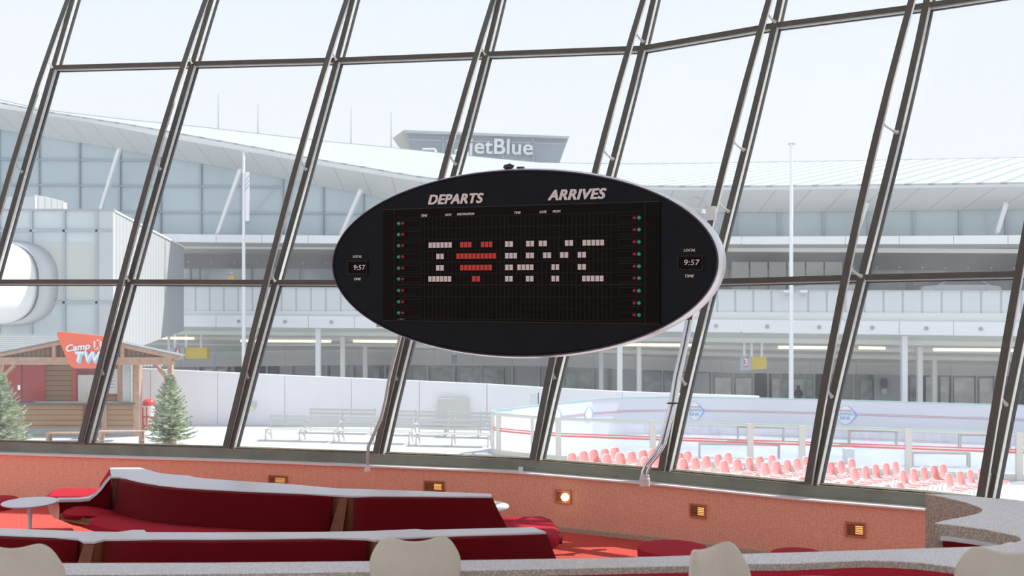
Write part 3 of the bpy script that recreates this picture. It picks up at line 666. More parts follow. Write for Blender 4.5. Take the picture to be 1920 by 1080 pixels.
# walls under it, set back from the near edge
nearw = [GP(x, y, ZP)+Vector((0, .05, 0)) for x, y in near]
capped([GP(x, y, ZP) for x, y in far]+nearw, ZL-.05, ZP-.045, M_tiletan, 'side_wall', par)
# red bench back in the lower notch of the curl
nb = [(1759,981.5),(1786.7,984),(1820,988),(1853,993),(1880,998.5),(1897,1003)]
ln = [GP(x, y, ZP) for x, y in nb]
q0 = [p+Vector((0, -.08, 0)) for p in ln]; bn = thing('banquette', 'dark red upholstered bench tucked inside the curl of the parapet at the right', 'bench', (q0[2].x, q0[2].y, ZL))
MB().grid([[Vector((p.x, p.y, z)) for p in q] for q, z in (([p+Vector((0, 0, 0)) for p in q0], ZP-.10), ([p+Vector((0, -.02, 0)) for p in q0], ZP-.30), ([p+Vector((0, -.06, 0)) for p in q0], ZP-.75))]).build('backrest', M_velvet, bn, solid=.03, smooth=True)
MB().sweep([p+Vector((0, 0, ZP-.092-p.z)) for p in [v+Vector((0, .035, 0)) for v in q0]], [(-.045, -.008), (.045, -.008), (.045, .008), (-.045, .008)], [Vector((0, 0, 1))]*len(q0)).build('top_rim', M_sofawhite, bn)
MB().prism([Vector((q0[0].x, q0[0].y-.08, ZL+.3)), Vector((q0[-1].x, q0[-1].y-.08, ZL+.3)), Vector((q0[-1].x-.1, q0[-1].y-.3, ZL+.3)), Vector((q0[0].x, q0[0].y-.3, ZL+.3))], (0, 0, .12)).build('seat', M_velvet_lit, bn, bevel=.03)
MB().box(q0[0].x, q0[-2].x, q0[-2].y-.2, q0[-1].y, ZL, ZL+.3).build('base', M_tiletan, bn)
# bench against the near face of the parapet
nb = [(1800,1064),(1760,1058.5),(1720,1054),(1670,1051),(1620,1050),(1480,1056),(1378,1056.5),(1277,1060),(1180,1062),(1100,1064),(880,1069)][::-1]
ln = [GP(x, y, ZP) for x, y in nb]; bn = thing('banquette', 'red upholstered bench running along the near side of the parapet', 'bench', (2.0, 5.9, ZU))
MB().grid([[Vector((p.x, p.y+o_, z)) for p in ln] for o_, z in ((.04, ZP-.05), (-.01, ZP-.056), (-.05, ZP-.12), (-.09, ZP-.30))]).build('backrest', M_velvet_lit, bn, solid=.02, smooth=True)
MB().grid([[Vector((p.x, p.y+o_, z)) for p in ln] for o_, z in ((.0, ZP-.26), (-.15, ZP-.25), (-.27, ZP-.27), (-.28, ZP-.38), (0, ZP-.38))]).build('seat', M_velvet_lit, bn, solid=.01, smooth=True)
MB().grid([[Vector((p.x, p.y+o_, z)) for p in ln] for o_, z in ((.02, ZP-.385), (-.2, ZP-.385), (-.2, ZU), (.02, ZU))]).build('base', M_tiletan, bn, solid=.01)
# ---- white round tables in front
tulip('pedestal_table', 'round white pedestal table cut off by the bottom edge between two cream chairs', 'table', Vector((1.55, 5.03, 0)), .45, .72, M_sofawhite, ZU)
tulip('pedestal_table', 'round white pedestal table half hidden behind the side-turned cream chair', 'table', Vector((.70, 5.12, 0)), .36, .70, M_sofawhite, ZU)

# ---- cream shell chairs in the foreground
def shell_rows(wt, top, seat, back_y, nseg=14):
    rows = []
    prof = [(top, .0), (top-.015, .008), (top-.06, .02), (top-.14, .035), (top-.22, .06), (top-.30, .11), (seat+.05, .17), (seat+.01, .25), (seat, .36), (seat+.005, .46), (seat-.02, .52)]
    wid = [wt*.80, wt*.90, wt, wt*1.02, wt, wt*.97, wt*.98, wt*1.02, wt*1.02, wt*.95, wt*.82]
    for (z, y), w_ in zip(prof, wid):
        row = []
        for j in range(nseg+1):
            s = -1+2*j/nseg; x = s*w_/2
            wrap = (.07 if z > seat+.06 else .0)*abs(s)**2.4
            dz = (.028*abs(s)**2*(1-abs(s)**6)*2.0 if z > top-.07 else 0)-(.045*abs(s)**9 if z > top-.10 else 0)
            cup = (.05*abs(s)**3 if z <= seat+.06 else 0)
            row.append(Vector((x, y+wrap, z+dz+cup)))
        rows.append(row)
    return rows
def cream_chair(loc, rz, label):                      # local: back at y=0, sitter faces +y
    th = thing('pedestal_chair', label, 'chair', loc, rz, 'cream shell chairs', local=True)
    MB().grid(shell_rows(.49, .845, .44, 0)).build('shell', M_chairsh, th, solid=.014, sub=2)
    MB().lathe([(0, .45), (.19, .45), (.21, .47), (.20, .50), (.1, .515), (0, .515)], (0, .31, 0), 28).build('seat_cushion', M_velvet, th, smooth=True)
    MB().lathe([(0, 0), (.25, 0), (.245, .008), (.11, .03), (.04, .09), (.022, .2), (.025, .33), (.08, .42), (.12, .445)], (0, .29, 0), 28).build('pedestal', M_whitemetal, th, smooth=True)
    return th
def cpos(px, py, d, rz): return Vector(((px-960)/F*d, d, ZU))
cc = cream_chair(cpos(778, 0, 5.70, 0), math.radians(4), 'cream shell chair seen from behind at the bottom below the board')
dup(cc, cpos(18, 0, 5.55, 0), math.radians(-4), 'cream shell chair at the bottom left corner')
dup(cc, cpos(1322, 0, 5.55, 0), math.radians(-138), 'cream shell chair turned sideways showing its white inner face', )
dup(cc, cpos(1893, 0, 5.45, 0), math.radians(-12), 'cream shell chair at the bottom right corner against the parapet')

# ================================================================== OUTDOORS
tag_ = None
struct(MB().box(-60, 60, 16.2, 44.5, -.4, 0).build('ground', M_paving))
struct(MB().box(-60, 60, 10, 16.2, -.4, -.002).build('ground', M_paving))
struct(MB().box(-160, 160, 44.5, 200, -4.4, -4.0).build('road', M_road))
# ---- pink shell chairs
CH = [[(1069,849.5),(1091,846),(1110,843),(1131,841.7),(1150,839)],
      [(1134.5,852),(1159.5,849.5),(1181,847),(1202,844),(1220.5,842)],
      [(1207,857),(1229,854.5),(1250,852),(1271,849.4),(1286,846)],
      [(1278,860),(1300,858),(1321,855),(1343,852),(1362,849)],
      [(1354,864),(1379,861),(1401,858),(1421,856),(1444,853.5)],
      [(1431,868),(1452,865),(1472.5,862.5),(1491,859.7),(1508,856.5)],
      [(1511,873),(1533,869.5),(1554,866.5),(1573,864),(1593,860.5)],
      [(1599,877.5),(1619,874),(1638,871),(1657.5,868.5),(1675,865.6)],
      [(1690,882),(1709.6,879),(1728,876),(1747,873),(1764,871)],
      [(1775,887.5),(1796,884),(1815,881),(1834.6,878),(1853,875.5)]]
CF = [[(1330,884.6)], [(1393,893),(1415,889)], [(1475,898),(1500,894)], [(1566,903.5),(1589,900.4)], [(1638,913),(1660,909),(1682.5,905)]]
def pink_chair(label, group):
    th = thing('shell_chair', label, 'chair', (0, 0, 0), 0, group, local=True)
    prof = [(-.215, .835), (-.205, .80), (-.19, .72), (-.175, .62), (-.15, .53), (-.10, .465), (-.03, .44), (.08, .44), (.18, .45), (.25, .445), (.28, .42)]
    wd = [.29, .355, .385, .39, .38, .365, .365, .37, .36, .32, .25]
    rows = []
    for (x, z), w_ in zip(prof, wd):
        rows.append([Vector((x+(.05*abs(s)**2 if z > .5 else 0), s*w_/2, z+(.05*abs(s)**2.5 if z < .5 else -.02*abs(s)**3))) for s in [-1+2*j/8 for j in range(9)]])
    MB().grid(rows).build('shell', M_pink, th, solid=.014, sub=1)
    # pale rim round the shell
    loop = [r[0] for r in rows]+rows[-1][1:-1]+[r[-1] for r in rows[::-1]]+rows[0][1:-1][::-1]
    MB().tube(loop+[loop[0]], .0095, 6).build('rim', M_rim, th, smooth=True)
    for sx in (-1, 1):
        for sy in (-1, 1):
            MB().tube([(.03+sx*.09, sy*.10, .435), (.03+sx*.20, sy*.19, 0)], .008, 6).build('leg', M_whitemetal, th)
    return th
ORD = ['first', 'second', 'third', 'fourth', 'fifth', 'sixth', 'seventh', 'eighth', 'ninth', 'tenth']
pc = None
def place_pink(px, py, label, group):
    global pc
    p = GP(px, py, .835); rz = math.radians(-46)
    c = Vector((p.x, p.y, 0))-Matrix.Rotation(rz, 3, 'Z') @ Vector((-.205, 0, 0))
    if pc is None: pc = pink_chair(label, group); pc.location = c; pc.rotation_euler = (0, 0, rz); return
    dup(pc, c, rz+random.uniform(-.05, .05), label, group)
for i, r in enumerate(CH):
    for j, (x, y) in enumerate(r):
        place_pink(x, y, 'pink shell chair in the %s slanting row from the left, %s from its near end' % (ORD[i], ORD[j]), 'pink shell chairs in the main block')
FL = ['below the gap right of the right conduit', 'below the fifth row', 'below the seventh row near the mullion', 'below the eighth row', 'just left of the parapet']
for i, r in enumerate(CF):
    for j, (x, y) in enumerate(r):
        place_pink(x, y, 'half-hidden pink shell chair at the sill, %s in the %s row from left' % (['far one', 'near one', 'nearest one'][0] if len(r) == 1 else ['near one', 'next one', 'farthest one'][j], ORD[i]), 'pink shell chairs half hidden by the sill')

# ---- rink
HB = 1.39
def topg(px, py, h=HB): p = GP(px, py, h); return Vector((p.x, p.y, 0))
nearl = [topg(x, y) for x, y in ((922, 769.5), (925, 772), (935, 774), (960, 776.5), (998, 779.5), (1047, 782.5), (1224, 788.5), (1407, 794), (1504, 797), (1703, 803.5), (1911, 810), (2150, 817), (2350, 823))]
farl = [topg(x, y) for x, y in ((922, 769.5), (930, 767.8), (960, 765.0), (1000, 759.5), (1048, 754.5), (1110, 748.5), (1167, 745), (1240, 743.8), (1300, 743.8), (1420, 745.5), (1600, 750), (1750, 754.5), (1911, 759), (2150, 766), (2350, 772))]
ice = [Vector((p.x, p.y, .0)) for p in nearl+farl[::-1][:-1]]
struct(capped(ice, .0, .02, M_ice, 'ice', None))
rk = thing('rink_boards', 'clear-panelled near side of the ice rink with cream posts and a red double stripe', 'barrier', (nearl[5].x, nearl[5].y, 0))
def band(b, line, z0, z1, th_, off=0):
    for a, c in zip(line, line[1:]):
        t = (c-a).normalized(); n = Vector((t.y, -t.x, 0))
        b.hexa([a+n*(off-th_/2)+Vector((0, 0, z0)), c+n*(off-th_/2)+Vector((0, 0, z0)), c+n*(off+th_/2)+Vector((0, 0, z0)), a+n*(off+th_/2)+Vector((0, 0, z0))],
               [a+n*(off-th_/2)+Vector((0, 0, z1)), c+n*(off-th_/2)+Vector((0, 0, z1)), c+n*(off+th_/2)+Vector((0, 0, z1)), a+n*(off+th_/2)+Vector((0, 0, z1))])
    return b
M_cream = mat('cream_post', (.72, .69, .62), .6)
b = MB(); band(b, nearl, HB-.025, HB, .06); b.build('top_rail', M_greenrail, rk)
b = MB(); band(b, nearl, 0, .18, .05); b.build('bottom_rail', M_cream, rk)
b = MB(); band(b, nearl, HB-.09, HB-.025, .05); b.build('upper_rail', M_cream, rk)
for a, c in zip(nearl[3:], nearl[4:]): 
    b = MB(); band(b, [a, c], .18, HB-.09, .012); b.build('clear_panel', M_acr, rk)
b = MB(); band(b, nearl[:4], .18, HB-.09, .012); b.build('clear_panel', M_acr, rk)
b = MB(); band(b, nearl, .78, .83, .03); band(b, nearl, .865, .90, .03); b.build('stripe', M_stripe, rk)
for p in (nearl[2], nearl[5], nearl[6], nearl[7], nearl[8], nearl[9], nearl[10]):
    MB().box(p.x-.09, p.x+.09, p.y-.05, p.y+.05, 0, HB-.01).build('post', M_cream, rk)
for p in (nearl[1], nearl[4]): MB().box(p.x-.05, p.x+.05, p.y-.04, p.y+.04, 0, HB-.01).build('post', M_cream, rk)
fk = thing('rink_boards', 'white far side of the ice rink with a red stripe and diamond badges', 'barrier', (farl[8].x, farl[8].y, 0))
b = MB(); band(b, farl, 0, HB-.03, .06); b.build('board_panel', M_board, fk)
b = MB(); band(b, farl, HB-.03, HB, .09); b.build('top_rail', M_greenrail, fk)
b = MB(); band(b, farl[4:], .83, .855, .01, .036); band(b, farl[4:], .885, .905, .01, .036); b.build('stripe', mat('faded_red_stripe', (.62, .36, .42), .5), fk)
for px, py, wpx, hpx in ((1303, 771, 36, 36), (1586, 778, 42, 37), (1103, 776, 18, 30), (1044, 779, 16, 28)):
    # find the board under the badge
    best = None
    for a, c in zip(farl, farl[1:]):
        xa = 960+F*a.x/a.y; xc = 960+F*c.x/c.y
        if xa <= px <= xc: best = (a, c, (px-xa)/(xc-xa))
    a, c, t_ = best; q_ = a.lerp(c, t_); tt = (c-a).normalized(); n = Vector((tt.y, -tt.x, 0)); d = q_.y
    cz = CZ-(py-540)/F*d; hw = wpx/F*d/2/max(.35, abs(tt.x)); hh = hpx/F*d/2
    def bq(u, v, o=.04): return q_+tt*u+n*o+Vector((0, 0, cz+v))
    nn_ = 20
    outl = []
    for side in (1, -1):
        for i in range(nn_):
            s = i/nn_; v = hh*(1-2*s) if side == 1 else -hh*(1-2*s); k_ = (1-abs(v)/hh)
            outl.append((side*hw*(1-(1-k_)**.62 if False else k_**.62), v))
    MB().prism([bq(u, v) for u, v in outl], n*.004).build('badge', M_signw, fk)
    bl = MB(); mo = len(outl)
    for i in range(mo):
        (ua_, va_), (ub_, vb_) = outl[i], outl[(i+1) % mo]
        th_ = .90 if ua_ < 0 else .78
        bl.hexa([bq(ua_, va_, .044), bq(ub_, vb_, .044), bq(ub_*(.93 if ub_ < 0 else .80), vb_*.97, .044), bq(ua_*(.93 if ua_ < 0 else .80), va_*.97, .044)],
                [bq(ua_, va_, .050), bq(ub_, vb_, .050), bq(ub_*(.93 if ub_ < 0 else .80), vb_*.97, .050), bq(ua_*(.93 if ua_ < 0 else .80), va_*.97, .050)])
    bl.build('badge_outline', M_blueg, fk)
    if wpx > 30:
        for s_, v, sz, m in (('RUNWAY', .05*hh*2, .17, M_blueg), ('RINK', -.16*hh*2, .17, M_blueg), ('TWA HOTEL', .22*hh*2, .075, M_reddec)):
            text('badge_lettering', s_, m, fk, sz, facing(bq(-.02, v, .052), n), 0, .004, 1, .001)
# low brown benches on the ice
for (x0, x1, yt, yb_, lb) in ((1383, 1469, 799, 826, 'far left of the three by the far boards'), (1592, 1680, 806, 833, 'middle of the three by the far boards'), (1800, 1891, 814, 839, 'rightmost of the three by the far boards'),
                         (1311, 1460, 831, 858, 'long one behind the red stripe at the centre'), (1710, 1815, 847, 874, 'nearest the pink chairs on the right')):
    p = GP((x0+x1)/2, yb_, .02); wv = (x1-x0)/F*p.y/2; h = (yb_-yt)/F*p.y
    th = thing('skate_bench', 'low brown bench on the ice, '+lb, 'bench', (p.x, p.y, .02), math.radians(-7), 'brown benches on the ice', local=True)
    MB().box(-wv, wv, -.12, .12, h-.06, h).build('seat', M_brownb, th)
    for sx in (-1, 1):
        for sy in (-1, 1): MB().box(sx*wv-.05 if sx > 0 else sx*wv, sx*wv if sx > 0 else sx*wv+.05, sy*.12-.02, sy*.12+.02, 0, h-.06).build('leg', M_brownb, th)
p = GP(1002, 810, .02); th = thing('notice_board', 'upright narrow notice panel standing behind the rink boards at its left end', 'sign', (p.x, p.y, 0))
MB().box(p.x-.16, p.x+.13, p.y-.02, p.y+.02, .1, 1.5).build('panel', M_board, th); MB().box(p.x+.13, p.x+.17, p.y-.03, p.y+.03, .1, 1.52).build('frame', mat('dark_green', (.08, .12, .10), .5), th)
MB().box(p.x-.2, p.x+.2, p.y-.15, p.y+.15, 0.02, .1).build('base', M_board, th)
p = GP(1591, 868, .02); th = thing('equipment_box', 'pale grey upright box on the ice behind the pink chairs', 'box', (p.x, p.y, .02))
MB().box(p.x-.15, p.x+.15, p.y-.15, p.y+.15, .02, .46).build('body', M_lgrey, th, bevel=.02); MB().box(p.x-.16, p.x+.16, p.y-.16, p.y+.16, .46, .49).build('lid', M_board, th)

# ---- white fence wall round the plaza
FT = [(200, 688), (261, 690.5), (500, 701.8), (690, 709.8), (960, 722), (1107, 732), (1420, 742.5)]
def fd(px): return lerp(43.1, 42.2, (px-200)/1220)
fx = [155, 282, 408, 534, 659, 786, 913, 1040, 1167, 1294, 1424]
fc = thing('fence', 'tall white panelled fence behind the benches, its top sloping down to the right', 'fence', P(700, 796, 43)*1); fc.location.z = 0
for x0, x1 in zip(fx, fx[1:]):
    a = P(x0+.5, interp(FT, x0), fd(x0)); c = P(x1-.5, interp(FT, x1), fd(x1))
    MB().hexa([(a.x, a.y, 0), (c.x, c.y, 0), (c.x, c.y+.12, 0), (a.x, a.y+.12, 0)], [(a.x, a.y, a.z-.04), (c.x, c.y, c.z-.04), (c.x, c.y+.12, c.z-.04), (a.x, a.y+.12, a.z-.04)]).build('panel', M_fence, fc)
    MB().hexa([(a.x, a.y-.03, a.z-.04), (c.x, c.y-.03, c.z-.04), (c.x, c.y+.15, c.z-.04), (a.x, a.y+.15, a.z-.04)], [(a.x, a.y-.03, a.z), (c.x, c.y-.03, c.z), (c.x, c.y+.15, c.z), (a.x, a.y+.15, a.z)]).build('coping', M_white, fc)
a, c = P(822, 746, 42.6), P(879, 778.5, 42.6)
th = thing('service_cabinet', 'flat beige metal cabinet fixed on the white fence above the rear benches', 'cabinet', (a.x, 42.4, 0))
MB().box(a.x, c.x, 42.38, 42.64, c.z-.35, a.z).build('body', mat('beige_metal', (.62, .61, .55), .4), th, bevel=.02); MB().box(a.x+.03, c.x-.03, 42.36, 42.38, c.z-.3, a.z-.04).build('door', mat('beige_metal_door', (.58, .57, .52), .35), th); MB().box(a.x+.2, c.x-.2, 42.4, 42.62, 0, c.z-.35).build('foot', M_grey, th)
for px, py, lb in ((471, 762, 'small bulkhead lamp on the white fence beside the third mullion'), (717, 757, 'small bulkhead lamp on the white fence behind the left conduit')):
    p = P(px, py, 42.75); th = thing('bulkhead_lamp', lb, 'light', p)
    MB().box(p.x-.17, p.x+.17, p.y, p.y+.14, p.z-.02, p.z+.17).build('housing', M_lgrey, th, bevel=.02); MB().box(p.x-.12, p.x+.12, p.y+.02, p.y+.12, p.z-.14, p.z-.02).build('diffuser', mat('pale_yellow', (.8, .72, .5), .5), th)

# ---- white slatted benches
def park_bench(label, L=2.62):
    th = thing('park_bench', label, 'bench', (0, 0, 0), 0, 'white slatted benches', local=True)
    for i, (y, z) in enumerate(((.0, .42), (.10, .41), (.20, .405), (.30, .41), (.40, .42))):      # seat, sitter faces -y
        MB().box(-L/2, L/2, -y+.06-.045, -y+.06+.035, z, z+.025).build('seat_slat', M_bench, th)
    for y, z in ((.13, .56), (.17, .70), (.21, .84)):
        MB().hexa([(-L/2, y-.012, z-.045), (L/2, y-.012, z-.045), (L/2, y+.012, z-.045), (-L/2, y+.012, z-.045)], [(-L/2, y+.010, z+.045), (L/2, y+.010, z+.045), (L/2, y+.034, z+.045), (-L/2, y+.034, z+.045)]).build('back_slat', M_bench, th)
    for x in (-L/2+.04, 0, L/2-.04):
        b = MB()
        b.tube([(x, .25, .92), (x, .18, .68), (x, .12, .42), (x, .20, .2), (x, .26, 0)], .028, 6)
        b.tube([(x, .12, .40), (x, -.1, .38), (x, -.34, .38), (x, -.36, .2), (x, -.38, 0)], .026, 6)
        b.tube([(x, -.34, .36), (x, -.18, .30), (x, .02, .22), (x, .20, .10)], .018, 6)
        b.build('leg', M_bench, th, smooth=True)
    return th
pb = park_bench('white slatted park bench, left one of the front row')
fy = lambda x: 829.5+(x-502)*.035
spots = [(568, 830.5, 'left one of the front row'), (706, 834.5, 'middle one of the front row, behind the left conduit'), (851, 840, 'right one of the front row, beside the rink corner')]
for i, (x, y, lb) in enumerate(spots):
    p = GP(x, y-5, 0); rz = math.radians(-8)
    if i == 0: pb.location = p; pb.rotation_euler = (0, 0, rz)
    else: dup(pb, p, rz, 'white slatted park bench, '+lb)
for i, (x, y, lb) in enumerate(((640, 817, 'left one of the row behind'), (777, 821, 'middle one of the row behind'), (900, 825, 'right one of the row behind'))):
    dup(pb, GP(x, y-6, 0), math.radians(-8), 'white slatted park bench, '+lb+' next to the fence')
    
p = GP(700, 830); 

# ---- kiosk
KD = 42.6-1.6      # front of the counter
KD = 39.6; KW = 41.0
kz = thing('kiosk', 'timber log kiosk with shingled roof and red panels at the far left', 'building', (P(130, 0, KD).x, KD, 0))
def kb_(x0, x1, y0, y1, d0, d1, m, name, bevel=0, lab=None):
    a, c = P(x0, y1, d0), P(x1, y0, d0); o = MB().box(a.x, c.x, d0, d1, max(0, a.z), c.z).build(name, m, kz, bevel=bevel)
    if lab: o['label'] = lab
    return o
kb_(-90, 250, 757, 815, KD, KD+.25, M_log, 'counter_front')
kb_(-90, 250, 803, 835, KD-.02, KD+.2, mat('grey_plinth', (.36, .37, .38), .8), 'plinth')
kb_(-90, 252, 755.5, 759, KD-.12, KD+.5, mat('dark_counter', (.14, .12, .11), .5), 'counter_top')
kb_(155, 190, 760, 802, KD-.04, KD+.05, mat('dark_red_panel', (.30, .05, .04), .6), 'counter_panel')
kb_(190, 200, 757, 815, KD-.06, KD+.05, M_timber, 'counter_post')
kb_(-90, 252, 668, 830, KW, KW+.15, M_log, 'back_wall')
nest(kb_(5, 84, 684, 757, KW-.06, KW, M_rdoor, 'door'), kb_(40, 41, 684, 757, KW-.08, KW-.06, M_velvet, 'door_seam'), kb_(33, 38, 722, 731, KW-.12, KW-.06, M_chrome, 'door_handle'))
kb_(136, 143, 684, 757, KW-.10, KW, M_rdoor, 'window_frame'); kb_(143, 178, 684, 757, KW-.08, KW, mat('maroon', (.28, .05, .05), .6), 'shutter')
mb_ = kb_(146, 176, 703, 757, KW-.12, KW-.08, M_offw, 'menu_board')
for i in range(1, 3): nest(mb_, kb_(146+i*10, 146.7+i*10, 703, 757, KW-.13, KW-.12, M_white, 'menu_divider'))
nb2 = kb_(192, 220, 692, 738, KW-.12, KW-.08, mat('paper', (.78, .80, .78), .7), 'notice')
for i in range(6): nest(nb2, kb_(195, 216, 696+i*6, 697+i*6, KW-.125, KW-.12, M_grey, 'notice_line'))
kb_(220, 230, 684, 757, KW-.14, KW, M_timber, 'window_post')
nest(kb_(230, 247, 684, 755, KD+.3, KD+.36, mat('pale_blue_frame', (.62, .70, .70), .5), 'window_sash'), kb_(233, 244, 688, 751, KD+.29, KD+.30, M_bglass2, 'window_pane'))
kb_(250, 261, 680, 820, KD-.05, KD+.25, M_timber, 'post')
kb_(314, 322, 676, 806, KD+.4, KD+.65, M_timber, 'post')
kb_(-4, 5, 684, 800, KD-.3, KD-.1, M_timber, 'post')
# porch gable
PF = KD-.5
kb_(-30, 326, 677, 684, PF, PF+.2, M_timber, 'beam'); kb_(-30, 322, 670, 677, PF-.02, PF+.2, M_timber, 'beam')
def kprism(pts, d0, thick, m, name):
    return MB().prism([P(x, y, d0) for x, y in pts], (0, thick, 0)).build(name, m, kz)
kprism([(-40, 677), (-40, 671), (160, 630), (160, 637)], PF-.06, .14, M_timber, 'rake_board')
kprism([(160, 637), (160, 630), (337, 668), (335, 675)], PF-.06, .14, M_timber, 'rake_board')
kprism([(-10, 671), (160, 636), (325, 671)], PF+.1, .06, M_logd, 'gable_infill')
for x, y in ((101, 649), (229, 651)): kb_(x-3.2, x+3.2, y, 671, PF-.03, PF+.12, M_timber, 'king_post')
def brace(x0, y0, x1, y1, d): MB().bar(P(x0, y0, d), P(x1, y1, d), .12, .12, (0, 1, 0)).build('brace', M_timber, kz)
brace(28, 684, 0, 712, PF+.1); brace(292, 683, 318, 716, KD+.45)
# roofs: the porch gable slopes and the main shingled roof behind
ap = P(160, 629.5, PF-.1); le = P(-45, 671, PF-.1); re = P(339, 668.5, PF-.1); bkv = Vector((0, .5, 0))
MB().hexa([le, ap, ap+bkv, le+bkv], [le+Vector((0, 0, .04)), ap+Vector((0, 0, .04)), ap+bkv+Vector((0, 0, .04)), le+bkv+Vector((0, 0, .04))]).build('porch_roof', M_shingle, kz)
MB().hexa([ap, re, re+bkv, ap+bkv], [ap+Vector((0, 0, .04)), re+Vector((0, 0, .04)), re+bkv+Vector((0, 0, .04)), ap+bkv+Vector((0, 0, .04))]).build('porch_roof', M_shingle, kz)
rA, rB = P(-170, 627, 41.9), P(150, 631, 41.9); eA, eB = P(-170, 672, KD-.1), P(150, 668, KD-.1)
MB().hexa([eA, eB, rB, rA], [eA+Vector((0, 0, .05)), eB+Vector((0, 0, .05)), rB+Vector((0, 0, .05)), rA+Vector((0, 0, .05))]).build('main_roof', M_shingle, kz)
# string of bulbs
for i, x in enumerate((266, 271.5, 277.5, 283.5, 302)): 
    p = P(x, 684.5, KD-.02); MB().lathe([(0, -.05), (.045, -.02), (.05, .02), (.02, .06), (0, .07)], p, 8).build('festoon_bulb', M_signw, kz, smooth=True)
# sign on the gable
SD = PF-.35
sg = thing('shop_sign', 'coral red rounded Camp TWA sign with white script on the kiosk gable', 'sign', P(160, 691, SD))
ol = [(106.5, 627), (107, 624), (109, 622.3), (113, 622), (209, 631.5), (213, 633), (214, 637), (197, 684), (194, 689), (189, 691), (143, 691), (136, 689), (130, 684), (126, 676)]
MB().prism([P(x, y, SD) for x, y in ol], (0, .12, 0)).build('sign_face', M_orange, sg)
for x in (142, 185): q = P(x, 664, SD); MB().box(q.x-.04, q.x+.04, SD+.12, PF+.12, q.z-.05, q.z+.05).build('bracket', M_chrome, sg)
def stext(body, x0, x1, y0, y1, m, d, shear=0, bold=0, rot=0):
    o = text('sign_lettering', body, m, None, 1, Matrix(), shear, 0, 1, .01, 'CENTER', 1.05, bold)
    xs = [v.co.x for v in o.data.vertices]; ys = [v.co.y for v in o.data.vertices]
    a, c = P(x0, y1, d), P(x1, y0, d); sx = (c.x-a.x)/(max(xs)-min(xs)); sy = (c.z-a.z)/(max(ys)-min(ys))
    o.data.transform(Matrix.Translation(((a.x+c.x)/2, d, (a.z+c.z)/2)) @ Matrix.Rotation(math.pi/2, 4, 'X') @ Matrix.Rotation(rot, 4, 'Z') @ Matrix.Diagonal((sx, sy, 1, 1)) @ Matrix.Translation((-(max(xs)+min(xs))/2, -(max(ys)+min(ys))/2, 0)))
    o.parent = sg; o.matrix_parent_inverse = W(sg).inverted(); return o
stext('Camp', 124, 170, 644, 661, M_signw, SD-.03, .3, .035, math.radians(7))
for k in range(4): stext('TWA', 140.5+k*.9, 206+k*.9, 658.8+k*1.2, 678.5+k*1.2, M_signb if k else M_signw, SD-.05+k*.008, .2, .05)
MB().lathe([(0, 0), (.05, 0)], (0, 0, 0), 4).bm.free()
b = MB()
for cx in (177, 188.5):
    for j in range(4):
        y = 641+j*2.6; b.prism([P(cx, y-2.2, SD-.03), P(cx+2.4, y+1.6, SD-.03), P(cx-2.4, y+1.6, SD-.03)], (0, .02, 0))
    b.prism([P(cx-.4, 650, SD-.03), P(cx+.4, 650, SD-.03), P(cx+.4, 656, SD-.03), P(cx-.4, 656, SD-.03)], (0, .02, 0))
b.prism([P(182.5, 650, SD-.03), P(186.5, 657, SD-.03), P(185.3, 657, SD-.03), P(182.5, 652, SD-.03), P(179.7, 657, SD-.03), P(178.5, 657, SD-.03)], (0, .02, 0))
mo = [(184+3*math.cos(t), 636.5+3*math.sin(t)) for t in [(-.6+i*.45) for i in range(9)]]+[(185+2.1*math.cos(t), 635.6+2.1*math.sin(t)) for t in [(3.0-i*.45) for i in range(9)]]
b.prism([P(x, y, SD-.03) for x, y in mo], (0, .02, 0)); b.build('sign_pictogram', M_signw, sg)
# ---- bin, wooden benches
p = GP(279, 806, 0); th = thing('litter_bin', 'white bin with red dome lid and red straps behind the right fir tree', 'bin', p, 0, None, local=True)
MB().lathe([(0, 0), (.19, 0), (.24, .9), (.25, .95), (0, .95)], (0, 0, 0), 24).build('body', M_offw, th, smooth=True)
MB().lathe([(.25, .95), (.26, 1.0), (.22, 1.12), (.13, 1.2), (0, 1.23)], (0, 0, 0), 24).build('lid', M_binred, th, smooth=True)
b = MB()
for z, r in ((.15, .208), (.5, .225)): b.lathe([(r, z), (r+.012, z), (r+.012, z+.04), (r, z+.04)], (0, 0, 0), 24)
b.box(-.02, .02, -.26, -.2, 0, .9).box(-.2, -.16, -.19, -.13, 0, .9).build('strap', M_binred, th)
for x0, x1, yt, yb_, lb in ((88, 181, 810, 829, 'left one of the pair, before the kiosk counter'), (186, 270, 807.5, 833, 'right one of the pair, next to the right fir tree')):
    p = GP((x0+x1)/2, yb_, 0); wv = (x1-x0)/F*p.y/2; h = (yb_-yt)/F*p.y
    th = thing('wooden_bench', 'plain backless wooden bench, '+lb, 'bench', p, 0, 'wooden benches by the kiosk', local=True)
    MB().box(-wv, wv, -.16, .16, h-.06, h).build('seat', M_timber, th, bevel=.01)
    for sx in (-1, 1):
        for sy in (-1, 1): x_ = sx*(wv-.08); MB().box(x_-.045, x_+.045, sy*.13-.025, sy*.13+.025, 0, h-.06).build('leg', M_timber, th)
        MB().bar((sx*(wv-.08), -.11, .14), (sx*(wv-.08), .11, .14), .04, .05).build('stretcher', M_timber, th)
